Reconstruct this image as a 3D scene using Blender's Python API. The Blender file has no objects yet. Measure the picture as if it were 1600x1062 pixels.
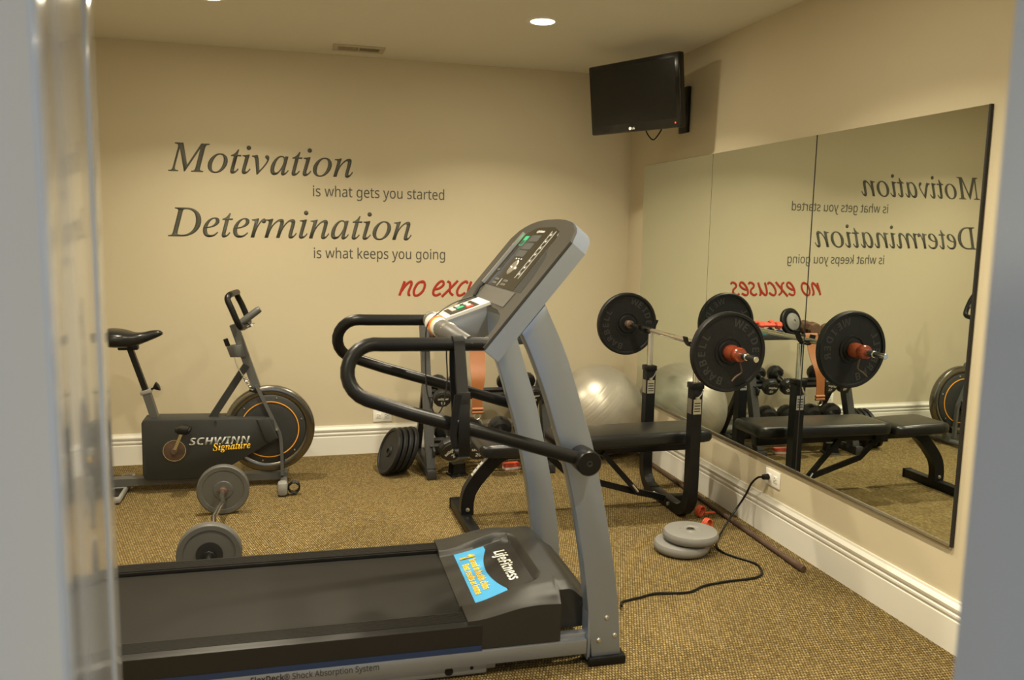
import bpy, bmesh, math, random
from mathutils import Vector, Matrix

random.seed(7)
SC = bpy.context.scene
COL = SC.collection
PI = math.pi

# ------------------------------------------------------------------ camera
def look_matrix(loc, yaw, pitch, roll):
    f = Vector((math.sin(yaw) * math.cos(pitch), math.cos(yaw) * math.cos(pitch), math.sin(pitch)))
    r = Vector((math.cos(yaw), -math.sin(yaw), 0))
    u = r.cross(f)
    c, s = math.cos(roll), math.sin(roll)
    r, u = c * r + s * u, c * u - s * r
    return Matrix(((r.x, u.x, -f.x, loc[0]), (r.y, u.y, -f.y, loc[1]), (r.z, u.z, -f.z, loc[2]), (0, 0, 0, 1)))

cam = bpy.data.cameras.new('camera')
cam_o = bpy.data.objects.new('camera', cam)
COL.objects.link(cam_o)
cam.sensor_width = 36
cam.lens = 36 * 1283.9 / 1600
cam.clip_start = 0.02
cam_o.matrix_world = look_matrix((-2.245, -5.298, 1.435), math.radians(15.13), math.radians(-7.33), math.radians(1.10))
cam.dof.use_dof = True
cam.dof.focus_distance = 3.9
cam.dof.aperture_fstop = 3.2
SC.camera = cam_o

# ------------------------------------------------------------------ world: cool daylight in the hall behind the camera
w = bpy.data.worlds.new('hall_daylight')
SC.world = w
w.use_nodes = True
bg = w.node_tree.nodes['Background']
bg.inputs[0].default_value = (0.72, 0.85, 1.0, 1)
bg.inputs[1].default_value = 1.15

CAN_POWER = 30.0
CAN_COLOR = (1.0, 0.89, 0.66)

vs = SC.view_settings
vs.view_transform = 'Standard'
vs.look = 'None'
vs.gamma = 1
vs.exposure = 0.0
vs.use_curve_mapping = False

# ------------------------------------------------------------------ materials
MATS = {}
def mat(name, col, rough=.5, metal=0., noise=None, bump=None, coat=0., emit=None, spec=.5):
    """noise=(scale, amount): colour mottling; bump=(scale, strength)"""
    if name in MATS: return MATS[name]
    m = bpy.data.materials.new(name); m.use_nodes = True
    nt = m.node_tree; b = nt.nodes['Principled BSDF']
    b.inputs['Base Color'].default_value = (*col, 1)
    b.inputs['Roughness'].default_value = rough
    b.inputs['Metallic'].default_value = metal
    b.inputs['Coat Weight'].default_value = coat
    b.inputs['Specular IOR Level'].default_value = spec
    if emit:
        b.inputs['Emission Color'].default_value = (*emit[0], 1)
        b.inputs['Emission Strength'].default_value = emit[1]
    tc = nt.nodes.new('ShaderNodeTexCoord')
    if noise:
        n = nt.nodes.new('ShaderNodeTexNoise'); n.inputs['Scale'].default_value = noise[0]; n.inputs['Detail'].default_value = 4
        nt.links.new(tc.outputs['Object'], n.inputs['Vector'])
        mx = nt.nodes.new('ShaderNodeMix'); mx.data_type = 'RGBA'
        a = noise[1]
        mx.inputs[6].default_value = (*[max(0, c * (1 - a)) for c in col], 1)
        mx.inputs[7].default_value = (*[min(1, c * (1 + a)) for c in col], 1)
        nt.links.new(n.outputs['Fac'], mx.inputs[0])
        nt.links.new(mx.outputs[2], b.inputs['Base Color'])
    if bump:
        n2 = nt.nodes.new('ShaderNodeTexNoise'); n2.inputs['Scale'].default_value = bump[0]; n2.inputs['Detail'].default_value = 3
        nt.links.new(tc.outputs['Object'], n2.inputs['Vector'])
        bp = nt.nodes.new('ShaderNodeBump'); bp.inputs['Strength'].default_value = bump[1]; bp.inputs['Distance'].default_value = .002
        nt.links.new(n2.outputs['Fac'], bp.inputs['Height'])
        nt.links.new(bp.outputs['Normal'], b.inputs['Normal'])
    MATS[name] = m
    return m

def carpet_material():
    m = bpy.data.materials.new('carpet_loops'); m.use_nodes = True
    nt = m.node_tree; b = nt.nodes['Principled BSDF']; N = nt.nodes.new; K = nt.links.new
    b.inputs['Roughness'].default_value = .95
    b.inputs['Specular IOR Level'].default_value = .1
    tc = N('ShaderNodeTexCoord')
    mp = N('ShaderNodeMapping'); mp.inputs['Rotation'].default_value = (0, 0, math.radians(3)); K(tc.outputs['Object'], mp.inputs['Vector'])
    nz = N('ShaderNodeTexNoise'); nz.inputs['Scale'].default_value = 60; nz.inputs['Detail'].default_value = 2; K(mp.outputs[0], nz.inputs['Vector'])
    ad = N('ShaderNodeMixRGB'); ad.blend_type = 'LINEAR_LIGHT'; ad.inputs[0].default_value = .0018
    K(mp.outputs[0], ad.inputs[1]); K(nz.outputs['Color'], ad.inputs[2])
    br = N('ShaderNodeTexBrick'); br.inputs['Scale'].default_value = 1
    br.inputs['Brick Width'].default_value = .0105; br.inputs['Row Height'].default_value = .0150
    br.inputs['Mortar Size'].default_value = .0024; br.inputs['Mortar Smooth'].default_value = 1.0
    br.inputs['Color1'].default_value = (.33, .255, .118, 1); br.inputs['Color2'].default_value = (.19, .140, .060, 1)
    br.inputs['Mortar'].default_value = (.06, .035, .013, 1)
    K(ad.outputs[0], br.inputs['Vector'])
    n2 = N('ShaderNodeTexNoise'); n2.inputs['Scale'].default_value = 130; n2.inputs['Detail'].default_value = 3; K(tc.outputs['Object'], n2.inputs['Vector'])
    rp = N('ShaderNodeValToRGB'); rp.color_ramp.elements[0].position = .3; rp.color_ramp.elements[0].color = (.45, .45, .45, 1)
    rp.color_ramp.elements[1].position = .72; rp.color_ramp.elements[1].color = (1.35, 1.3, 1.2, 1)
    K(n2.outputs['Fac'], rp.inputs[0])
    mu = N('ShaderNodeMixRGB'); mu.blend_type = 'MULTIPLY'; mu.inputs[0].default_value = 1
    K(br.outputs['Color'], mu.inputs[1]); K(rp.outputs[0], mu.inputs[2]); K(mu.outputs[0], b.inputs['Base Color'])
    iv = N('ShaderNodeMath'); iv.operation = 'SUBTRACT'; iv.inputs[0].default_value = 1; K(br.outputs['Fac'], iv.inputs[1])
    bp = N('ShaderNodeBump'); bp.inputs['Strength'].default_value = .9; bp.inputs['Distance'].default_value = .004
    K(iv.outputs[0], bp.inputs['Height']); K(bp.outputs['Normal'], b.inputs['Normal'])
    return m

def mirror_material():
    m = bpy.data.materials.new('mirror_silver'); m.use_nodes = True
    b = m.node_tree.nodes['Principled BSDF']
    b.inputs['Base Color'].default_value = (.84, .895, .835, 1)
    b.inputs['Metallic'].default_value = 1; b.inputs['Roughness'].default_value = .0
    return m

M_wall = mat('wall_paint', (.55, .485, .345), .7, noise=(1.5, .02), bump=(220, .12))
M_ceil = mat('ceiling_paint', (.70, .67, .58), .85, bump=(160, .1))
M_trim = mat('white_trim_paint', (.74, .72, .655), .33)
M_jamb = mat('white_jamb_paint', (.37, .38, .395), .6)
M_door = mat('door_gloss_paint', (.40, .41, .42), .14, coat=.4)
M_carpet = carpet_material()
M_hallfloor = mat('hall_floor', (.35, .33, .3), .6)
M_mirror = mirror_material()
M_mirror_edge = mat('mirror_edge', (.02, .03, .025), .2)
M_chrome = mat('chrome', (.78, .77, .74), .16, 1)
M_alu = mat('brushed_aluminium', (.72, .70, .66), .3, 1)
M_zinc = mat('zinc_bolt', (.7, .7, .68), .3, 1)
M_black = mat('black_powder_coat', (.006, .006, .0065), .38, bump=(300, .08), spec=.25)
M_rubber = mat('black_rubber', (.006, .006, .006), .36, spec=.25)
M_rack = mat('rack_grey', (.035, .035, .036), .4, .3)
M_iron = mat('black_cast_iron', (.008, .008, .0085), .46, noise=(40, .3), bump=(90, .35), spec=.28)
M_vinyl = mat('black_vinyl', (.009, .009, .009), .3, bump=(120, .15), spec=.4)
M_plastic = mat('black_plastic', (.013, .0125, .012), .42, bump=(500, .15), spec=.35)
M_hood = mat('hood_plastic', (.020, .0195, .018), .40, bump=(600, .25), spec=.4)
M_belt = mat('belt_rubber', (.014, .0130, .0115), .6, noise=(9, .15), bump=(700, .3), spec=.2)
M_silver = mat('silver_paint', (.295, .345, .445), .36, .75)
M_silver_d = mat('silver_frame_paint', (.25, .27, .305), .4, .6)
M_blue = mat('navy_stripe', (.012, .03, .09), .4)
M_face = mat('console_face', (.042, .039, .033), .42, bump=(500, .1))
M_face_l = mat('console_shelf', (.085, .081, .073), .5)
M_panel = mat('console_overlay', (.018, .016, .012), .25)
M_lcd = mat('lcd_glass', (.075, .085, .095), .15)
M_white = mat('white_plastic', (.60, .59, .56), .4)
M_print_w = mat('white_print', (.72, .72, .68), .5)
M_green = mat('green_key', (.03, .42, .20), .4)
M_red = mat('red_key', (.50, .05, .03), .4)
M_yellow = mat('yellow_sticker', (.85, .55, .05), .5)
M_orange_st = mat('orange_sticker', (.75, .12, .03), .5)
M_cyan = mat('blue_sticker', (.05, .29, .56), .35, noise=(5, .25))
M_grip = mat('grey_grip', (.085, .083, .08), .42)
M_bike = mat('bike_grey', (.026, .027, .026), .45, bump=(400, .1), spec=.35)
M_bike_l = mat('bike_grey_light', (.075, .076, .073), .42)
M_bike_foot = mat('bike_foot_grey', (.22, .215, .20), .5)
M_orange = mat('orange_stripe', (.75, .32, .03), .4)
M_gold = mat('yellow_print', (.85, .50, .02), .5)
M_grey_print = mat('grey_print', (.38, .39, .38), .5)
M_ball = mat('ball_vinyl', (.40, .37, .31), .36, .5)
M_greyplate = mat('grey_vinyl_plate', (.20, .195, .185), .42, bump=(80, .1))
M_greyplate_shade = mat('grey_vinyl_plate_shaded', (.085, .084, .079), .42, bump=(80, .1))  # grey vinyl copy, the curl bar's weaker light put into its colour
M_rust = mat('rusty_steel', (.11, .07, .05), .55, .5, noise=(30, .4))
M_brownrust = mat('brown_rust_iron', (.10, .050, .025), .7, noise=(40, .4))
M_redcollar = mat('red_lacquer', (.20, .04, .016), .22, noise=(30, .4))
M_redclip = mat('red_clip', (.55, .08, .03), .4)
M_coral = mat('coral_vinyl', (.70, .09, .05), .45)
M_teal = mat('teal_vinyl', (.03, .20, .22), .45)
M_navy = mat('navy_vinyl', (.02, .03, .09), .45)
M_leather = mat('orange_leather', (.27, .095, .028), .4, noise=(8, .25))
M_decal = mat('grey_decal', (.075, .075, .058), .6)
M_decal_red = mat('red_decal', (.36, .022, .008), .6)
M_tv = mat('tv_gloss_black', (.006, .006, .006), .12)
M_screen = mat('tv_screen', (.008, .008, .007), .22)
M_led = mat('red_led', (.4, .02, .01), .4, emit=((1, .08, .02), 3))
M_lens = mat('bulb_glow', (1, .95, .8), .5, emit=((1, .86, .60), 9))
M_ventdark = mat('vent_dark', (.03, .028, .02), .8)
M_ventpaint = mat('vent_paint', (.48, .42, .31), .5)
M_outlet = mat('outlet_plastic', (.80, .78, .72), .35)
M_dark = mat('dark_slot', (.01, .01, .01), .6)

# ------------------------------------------------------------------ mesh builder
class B:
    def __init__(s): s.bm = bmesh.new()
    def face(s, vs):
        try: return s.bm.faces.new(vs)
        except ValueError: return None
    def box(s, c, size, bev=0, rot=None, seg=2):
        t = bmesh.new(); bmesh.ops.create_cube(t, size=1)
        bmesh.ops.scale(t, vec=size, verts=t.verts)
        if bev > 0: bmesh.ops.bevel(t, geom=list(t.edges), offset=bev, segments=seg, profile=.5, affect='EDGES')
        M = Matrix.Translation(c)
        if rot is not None: M = M @ rot
        bmesh.ops.transform(t, matrix=M, verts=t.verts)
        return s.merge(t)
    def merge(s, t):
        me = bpy.data.meshes.new('tmp'); t.to_mesh(me); t.free(); s.bm.from_mesh(me); bpy.data.meshes.remove(me); return s
    def cyl(s, p0, p1, r, r2=None, n=20, bev=0):
        p0, p1 = Vector(p0), Vector(p1); L = (p1 - p0).length; r2 = r if r2 is None else r2
        if bev: prof = [(0, 0), (r - bev, 0), (r, bev), (r2, L - bev), (r2 - bev, L), (0, L)]
        else: prof = [(0, 0), (r, 0), (r2, L), (0, L)]
        return s.lathe(p0, p1 - p0, prof, n)
    def lathe(s, o, axis, prof, n=32, ref=None):
        o = Vector(o); a = Vector(axis).normalized()
        ref = Vector(ref) if ref else (Vector((0, 0, 1)) if abs(a.z) < .9 else Vector((1, 0, 0)))
        e1 = (ref - a * ref.dot(a)).normalized(); e2 = a.cross(e1)
        rings = []
        for (r, h) in prof:
            if r < 1e-6: rings.append([s.bm.verts.new(o + a * h)])
            else: rings.append([s.bm.verts.new(o + a * h + (e1 * math.cos(2 * PI * k / n) + e2 * math.sin(2 * PI * k / n)) * r) for k in range(n)])
        for A, C in zip(rings, rings[1:]):
            for k in range(n):
                k2 = (k + 1) % n
                if len(A) == 1 and len(C) == 1: continue
                if len(A) == 1: s.face([A[0], C[k2], C[k]])
                elif len(C) == 1: s.face([A[k], A[k2], C[0]])
                else: s.face([A[k], A[k2], C[k2], C[k]])
        return s
    def tube(s, pts, r, n=12, closed=False, sec=None, up=None, cap=True, radii=None):
        pts = [Vector(p) for p in pts]; m = len(pts)
        tan = []
        for i in range(m):
            a = pts[(i - 1) % m] if (closed or i > 0) else pts[i]
            c = pts[(i + 1) % m] if (closed or i < m - 1) else pts[i]
            tan.append((c - a).normalized())
        up = Vector(up) if up else (Vector((0, 0, 1)) if abs(tan[0].z) < .9 else Vector((0, 1, 0)))
        fixed = sec is not None
        e = (up - tan[0] * up.dot(tan[0])).normalized()
        rings = []
        sec = sec or [(math.cos(2 * PI * k / n), math.sin(2 * PI * k / n)) for k in range(n)]
        rr = radii or [r] * m
        for i in range(m):
            if i > 0:
                if fixed and abs(up.dot(tan[i])) < .95: e = up - tan[i] * up.dot(tan[i])
                else: e = e - tan[i] * e.dot(tan[i])
                e.normalize()
            f = tan[i].cross(e)
            k_ = rr[i]
            rings.append([s.bm.verts.new(pts[i] + (e * a + f * c) * k_) for (a, c) in sec])
        q = len(sec)
        for i in range(m if closed else m - 1):
            A, C = rings[i], rings[(i + 1) % m]
            for k in range(q): s.face([A[k], A[(k + 1) % q], C[(k + 1) % q], C[k]])
        if cap and not closed:
            s.face(list(reversed(rings[0]))); s.face(rings[-1])
        return s
    def prism(s, poly, fn, d0, d1, bev=0, seg=2):
        """poly: list of (a,b); fn(a,b,d)->xyz"""
        t = bmesh.new()
        v0 = [t.verts.new(fn(a, b, d0)) for a, b in poly]; v1 = [t.verts.new(fn(a, b, d1)) for a, b in poly]
        f0 = t.faces.new(v0); f1 = t.faces.new(list(reversed(v1)))
        n = len(poly)
        for k in range(n): t.faces.new([v0[(k + 1) % n], v0[k], v1[k], v1[(k + 1) % n]])
        bmesh.ops.recalc_face_normals(t, faces=t.faces)
        if bev: bmesh.ops.bevel(t, geom=list(set(f0.edges) | set(f1.edges)), offset=bev, segments=seg, profile=.5, affect='EDGES')
        return s.merge(t)
    def loft(s, rings, cap=True):
        R = [[s.bm.verts.new(p) for p in r] for r in rings]
        q = len(R[0])
        for A, C in zip(R, R[1:]):
            for k in range(q): s.face([A[k], A[(k + 1) % q], C[(k + 1) % q], C[k]])
        if cap: s.face(list(reversed(R[0]))); s.face(R[-1])
        return s
    def ribbon(s, pts, wid, th, side):
        """flat strap through pts, width along side"""
        side = Vector(side).normalized()
        wl = wid if isinstance(wid, (list, tuple)) else [wid] * len(pts)
        pts = [Vector(p) for p in pts]; rings = []
        for i, p in enumerate(pts):
            t = (pts[min(i + 1, len(pts) - 1)] - pts[max(i - 1, 0)]).normalized()
            nn = t.cross(side).normalized(); a = side * wl[i] / 2; c = nn * th / 2
            rings.append([p - a - c, p + a - c, p + a + c, p - a + c])
        return s.loft(rings)

def smooth_pts(pts, per=6, closed=False):
    P = [Vector(p) for p in pts]; n = len(P); out = []
    rng = range(n if closed else n - 1)
    for i in rng:
        p0 = P[(i - 1) % n] if (closed or i > 0) else P[0] * 2 - P[1]
        p1 = P[i]; p2 = P[(i + 1) % n]
        p3 = P[(i + 2) % n] if (closed or i < n - 2) else P[-1] * 2 - P[-2]
        for k in range(per):
            t = k / per
            out.append(.5 * ((2 * p1) + (p2 - p0) * t + (2 * p0 - 5 * p1 + 4 * p2 - p3) * t * t + (3 * p1 - p0 - 3 * p2 + p3) * t ** 3))
    if not closed: out.append(P[-1])
    return out

ROOTM = {}
def root_matrix(o):
    while o.parent is not None: o = o.parent
    return ROOTM.get(o.name, Matrix.Identity(4))

def obj(name, b, m, parent=None, world=False, smooth=40):
    """world=True: the builder's coordinates are room coordinates, brought into the parent's frame"""
    bm = b.bm if isinstance(b, B) else b
    if parent is not None and world:
        bmesh.ops.transform(bm, matrix=root_matrix(parent).inverted(), verts=bm.verts)
    bmesh.ops.recalc_face_normals(bm, faces=bm.faces)
    if smooth:
        lim = math.radians(smooth)
        for f in bm.faces: f.smooth = True
        for e in bm.edges:
            e.smooth = not (len(e.link_faces) == 2 and e.calc_face_angle(0) > lim)
    me = bpy.data.meshes.new(name); bm.to_mesh(me); bm.free()
    me.materials.append(m)
    o = bpy.data.objects.new(name, me); COL.objects.link(o)
    o.parent = parent
    return o

def tag(o, label, cat, group=None):
    o['label'] = label; o['category'] = cat
    if group: o['group'] = group
    return o

def thing(name, label, cat, loc=(0, 0, 0), rotz=0., group=None, M=None):
    o = bpy.data.objects.new(name, None); COL.objects.link(o)
    o.empty_display_size = .05
    mw = M if M is not None else Matrix.Translation(loc) @ Matrix.Rotation(rotz, 4, 'Z')
    o.matrix_world = mw; ROOTM[o.name] = mw.copy()
    return tag(o, label, cat, group)

def copy_tree(o, parent=None):
    c = o.copy(); COL.objects.link(c); c.parent = parent
    for ch in list(o.children): copy_tree(ch, c)
    return c

def struct(name, b, m, parent=None, smooth=40):
    o = obj(name, b, m, parent, smooth=smooth)
    if parent is None: o['kind'] = 'structure'
    return o

# math-alphabet letters carry the italic-serif and sans styles in the built-in fonts
def _map(s, up, lo, dig=None):
    out = ''
    for ch in s:
        if 'A' <= ch <= 'Z': out += chr(up + ord(ch) - 65)
        elif 'a' <= ch <= 'z': out += '\u210e' if (lo == 0x1D44E and ch == 'h') else chr(lo + ord(ch) - 97)
        elif dig and '0' <= ch <= '9': out += chr(dig + ord(ch) - 48)
        else: out += ch
    return out
serif_it = lambda s: _map(s, 0x1D434, 0x1D44E)
sans = lambda s: _map(s, 0x1D5A0, 0x1D5BA, 0x1D7E2)
sans_b = lambda s: _map(s, 0x1D5D4, 0x1D5EE, 0x1D7EC)
sans_bi = lambda s: _map(s, 0x1D63C, 0x1D656, 0x1D7EC)
script_b = lambda s: _map(s, 0x1D4D0, 0x1D4EA)

TEXTS = {}
def text(body, M, width=None, height=None, ext=.0008, spacing=1.0, center=False, bold=0.):
    """lettering mesh: x along the line, baseline at y=0, facing +z, then placed by M"""
    key = (body, spacing, bold)
    if key not in TEXTS:
        c = bpy.data.curves.new('lettering', 'FONT'); c.body = body; c.space_character = spacing; c.resolution_u = 5
        c.offset = bold
        o = bpy.data.objects.new('lettering', c); COL.objects.link(o)
        dg = bpy.context.evaluated_depsgraph_get(); TEXTS[key] = bpy.data.meshes.new_from_object(o.evaluated_get(dg))
        bpy.data.objects.remove(o); bpy.data.curves.remove(c)
    b = B(); b.bm.from_mesh(TEXTS[key])
    xs = [v.co.x for v in b.bm.verts]; ys = [v.co.y for v in b.bm.verts]
    x0, x1 = min(xs), max(xs); y0, y1 = min(ys), max(ys)
    sx = width / (x1 - x0) if width else None
    sy = height / (y1 - y0) if height else None
    sx = sx or sy; sy = sy or sx
    ox = (x0 + x1) / 2 if center else x0
    for v in b.bm.verts: v.co = Vector(((v.co.x - ox) * sx, v.co.y * sy, 0))
    r = bmesh.ops.extrude_face_region(b.bm, geom=list(b.bm.faces))
    for e in r['geom']:
        if isinstance(e, bmesh.types.BMVert): e.co.z += ext
    bmesh.ops.transform(b.bm, matrix=M, verts=b.bm.verts)
    return b

def frame(o, x, y):
    """matrix with origin o, x axis and y axis as given"""
    x = Vector(x).normalized(); y = Vector(y); y = (y - x * y.dot(x)).normalized(); z = x.cross(y)
    return Matrix(((x.x, y.x, z.x, o[0]), (x.y, y.y, z.y, o[1]), (x.z, y.z, z.z, o[2]), (0, 0, 0, 1)))

# ================================================================== ROOM
H = 2.5
XL, YF0, YF1 = -3.85, -4.62, -4.75       # left wall, front wall (room side / hall side)
DX0, DX1, DZ = -2.424, -1.547, 2.06        # doorway
T = .12
struct('floor', B().box(((XL) / 2, (YF1) / 2, -.05), (-XL + 2 * T, -YF1 + .24, .1)), M_carpet)
struct('ceiling', B().box(((XL) / 2, YF1 / 2, H + .05), (-XL + 2 * T, -YF1 + .24, .1)), M_ceil)
struct('wall_back', B().box((XL / 2, T / 2, H / 2), (-XL + 2 * T, T, H)), M_wall)
struct('wall_right', B().box((T / 2, YF1 / 2, H / 2), (T, -YF1, H)), M_wall)
struct('wall_left', B().box((XL - T / 2, YF1 / 2, H / 2), (T, -YF1, H)), M_wall)
fw = B()
ym, yd = (YF0 + YF1) / 2, YF0 - YF1
fw.box(((XL + DX0 - .02) / 2, ym, H / 2), (DX0 - .02 - XL, yd, H))
fw.box(((DX1 + .02) / 2, ym, H / 2), (-(DX1 + .02), yd, H))
fw.box(((DX0 + DX1) / 2, ym, (H + DZ + .02) / 2), (DX1 - DX0 + .04, yd, H - DZ - .02))
struct('wall_front', fw, M_wall)
struct('hall_floor', B().box((-2, -6.9, -.05), (6, 4.05, .1)), M_hallfloor)

# door jamb lining and casing
jb = B()
jb.box((DX0 - .01, ym, DZ / 2), (.02, yd + .03, DZ))
jb.box((DX1 + .01, ym, DZ / 2), (.02, yd + .03, DZ))
jb.box(((DX0 + DX1) / 2, ym, DZ + .01), (DX1 - DX0 + .04, yd + .03, .02))
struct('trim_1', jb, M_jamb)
for k, (yy, s) in enumerate(((YF1 - .009, 1), (YF0 + .009, 1))):
    cs = B()
    cs.box((DX0 - .055, yy, DZ / 2 + .03), (.09, .018, DZ + .06), .004)
    cs.box((DX1 + .055, yy, DZ / 2 + .03), (.09, .018, DZ + .06), .004)
    cs.box(((DX0 + DX1) / 2, yy, DZ + .055), (DX1 - DX0 + .2, .018, .09), .004)
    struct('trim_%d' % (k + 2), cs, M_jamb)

# baseboards with a stepped cap moulding
BBP = [(0, 0), (.018, 0), (.018, .118), (.015, .122), (.015, .130), (.020, .134), (.020, .142), (.015, .147), (.015, .153), (.021, .158), (.023, .168), (.017, .176), (.010, .182), (.008, .190), (0, .190)]
def baseboard(name, fn, l0, l1):
    struct(name, B().prism(BBP, fn, l0, l1), M_trim, smooth=25)
baseboard('baseboard_back', lambda a, b, d: (d, -a, b), XL, 0)
baseboard('baseboard_right', lambda a, b, d: (-a, d, b), YF0, 0)
baseboard('baseboard_left', lambda a, b, d: (XL + a, d, b), YF0, 0)

# panelled glossy door, swung into the room past ninety degrees
door = bpy.data.objects.new('door_1', None); COL.objects.link(door); door['kind'] = 'structure'
door.matrix_world = Matrix.Translation((DX0 + .003, YF0 + .01, 0)) @ Matrix.Rotation(math.radians(90 + 8.4), 4, 'Z')
ROOTM[door.name] = door.matrix_world.copy()
DW, DH, DT = .76, 2.03, .036               # local: x along the leaf, +y into the wall side, -y faces the opening
slab = B()
slab.box((DW / 2, DT / 2 + .010, DH / 2 + .01), (DW, DT - .02, DH))
slab.box((.055, DT / 2, DH / 2 + .01), (.11, DT, DH), .002)
slab.box((DW - .085, DT / 2, DH / 2 + .01), (.17, DT, DH), .004)
slab.box((DW / 2, DT / 2, .11), (DW - .25, DT, .2), .002)
slab.box((DW / 2, DT / 2, DH - .06), (DW - .25, DT, .14), .002)
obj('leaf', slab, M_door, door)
rp_ = []
for (xa, xb, za, zb, yy) in ((.14, .565, .24, DH - .16, .0101), (.185, .52, .285, DH - .205, .001)):
    rp_.append([(xa, yy, za), (xb, yy, za), (xb, yy, zb), (xa, yy, zb)])
obj('raised_panel', B().loft(rp_), M_door, door)
kn = B().cyl((DW - .06, 0, .95), (DW - .06, .06 + DT, .95), .012)
kn.lathe((DW - .06, DT + .03, .95), (0, 1, 0), [(0, 0), (.018, .004), (.027, .018), (.026, .03), (.015, .04), (0, .042)], 20)
obj('knob', kn, M_alu, door)

# ================================================================== WALL MIRRORS
mz0, mz1 = .369, 1.891
edges_y = [-.252, -1.158, -2.082, -3.011]
mlab = ['frameless mirror panel nearest the room corner, under the television', 'middle mirror panel behind the barbell', 'mirror panel nearest the doorway, reflecting the wall lettering']
for k in range(3):
    y0, y1 = edges_y[k] - .0012, edges_y[k + 1] + .0012
    root = thing('wall_mirror', mlab[k], 'mirror', (0, (y0 + y1) / 2, mz0), 0, 'mirror panels on the right wall')
    obj('backing', B().box((-.003, (y0 + y1) / 2, (mz0 + mz1) / 2), (.006, y0 - y1, mz1 - mz0)), M_mirror_edge, root, True)
    obj('pane', B().box((-.0068, (y0 + y1) / 2, (mz0 + mz1) / 2), (.0016, y0 - y1 - .0006, mz1 - mz0)), M_mirror, root, True)
chn = B().box((-.006, (edges_y[0] + edges_y[3]) / 2, mz0 - .004), (.012, edges_y[0] - edges_y[3], .006)).box((-.0105, (edges_y[0] + edges_y[3]) / 2, mz0 + .003), (.003, edges_y[0] - edges_y[3], .012))
struct('trim_4', chn, M_alu)
struct('trim_6', B().box((-.0045, edges_y[2], (mz0 + mz1) / 2), (.0075, .007, mz1 - mz0)), M_dark)
struct('trim_5', B().box((-.006, edges_y[3] - .004, (mz0 + mz1) / 2), (.012, .008, mz1 - mz0)), M_dark)

# ================================================================== WALL LETTERING
def wallM(x, z): return frame((x, -.0002, z), (1, 0, 0), (0, 0, 1))
G = 'lettering on the back wall'
def words_of(root, b, m, gap, world_xyz, smooth):
    """split one line of lettering into its words, each a part"""
    bm = b.bm; bm.verts.ensure_lookup_table(); seen = set(); isl = []
    for v in bm.verts:
        if v in seen: continue
        st = [v]; seen.add(v); g = []
        while st:
            q = st.pop(); g.append(q)
            for e in q.link_edges:
                w_ = e.other_vert(q)
                if w_ not in seen: seen.add(w_); st.append(w_)
        isl.append((min(q.co.x for q in g), max(q.co.x for q in g), g))
    isl.sort(key=lambda t: t[0]); groups = []
    for x0, x1, g in isl:
        if groups and x0 - groups[-1][0] < gap: groups[-1][0] = max(groups[-1][0], x1); groups[-1][1].extend(g)
        else: groups.append([x1, list(g)])
    for _, g in groups:
        keep = set(g); nb = B(); mp = {v: nb.bm.verts.new(v.co) for v in g}
        for f in bm.faces:
            if f.verts[0] in keep: nb.face([mp[v] for v in f.verts])
        obj('word', nb, m, root, True, smooth)
    bm.free()
def wall_line(b, label, m, x, z, gap, smooth=0):
    words_of(thing('wall_lettering', label, 'wall lettering', (x, 0, z), 0, G), b, m, gap, None, smooth)
tag(obj('wall_lettering', text(serif_it('Motivation'), wallM(-2.936, 1.768), width=1.075, bold=.004), M_decal, smooth=0), 'large grey italic word Motivation on the beige wall', 'wall lettering', G)
wall_line(text(sans('is what gets you started'), wallM(-2.105, 1.645), width=.822, height=.090, bold=.004), 'small grey line reading is what gets you started', M_decal, -2.105, 1.645, .014)
tag(obj('wall_lettering', text(serif_it('Determination'), wallM(-2.948, 1.386), width=1.455, bold=.004), M_decal, smooth=0), 'large grey italic word Determination on the beige wall', 'wall lettering', G)
wall_line(text(sans('is what keeps you going'), wallM(-2.104, 1.264), width=.83, height=.090, bold=.004), 'small grey line reading is what keeps you going', M_decal, -2.104, 1.264, .014)
# handwritten red line, drawn stroke by stroke
STROKES = {
 'n': ([[(.06, 1), (.02, .4), (0, 0)], [(.01, .25), (.2, .75), (.42, .98), (.5, .75), (.47, .3), (.52, .05), (.62, .05)]], .72),
 'o': ([[(.35, 1), (.1, .85), (0, .4), (.1, .04), (.32, .02), (.52, .3), (.55, .7), (.4, .98), (.28, .9)]], .72),
 'e': ([[(.03, .42), (.3, .5), (.5, .75), (.4, 1), (.2, .92), (.03, .5), (.06, .12), (.25, 0), (.5, .14)]], .64),
 'x': ([[(.0, 1), (.2, .85), (.34, .25), (.6, 0)], [(.62, 1.05), (.3, .5), (-.06, -.1)]], .72),
 'c': ([[(.5, .85), (.36, 1), (.12, .8), (0, .35), (.12, .03), (.32, .02), (.52, .2)]], .62),
 'u': ([[(.03, 1), (0, .4), (.1, .03), (.28, .08), (.47, .55), (.52, 1)], [(.52, 1), (.47, .4), (.52, .05), (.62, .04)]], .74),
 's': ([[(.48, .86), (.34, 1), (.12, .88), (.14, .65), (.38, .42), (.42, .16), (.22, 0), (0, .12)]], .58),
 '.': ([[(.04, .02), (.09, .06)]], .2)}
def hand(body, x, z, h, adv):
    b = B(); cx = x
    for ch in body:
        if ch == ' ': cx += .36 * h * adv; continue
        st, wd = STROKES[ch]
        for s in st:
            pts = [(cx + (px * adv * .95 + py * .30) * h, -.0012, z + py * h) for px, py in s]
            q = smooth_pts(pts, 5)
            b.tube([(p.x, p.y, p.z) for p in q], .0082, 8)
        cx += wd * h * adv
    for v in b.bm.verts: v.co.y = -.0012 + (v.co.y + .0012) * .16
    return b
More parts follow.
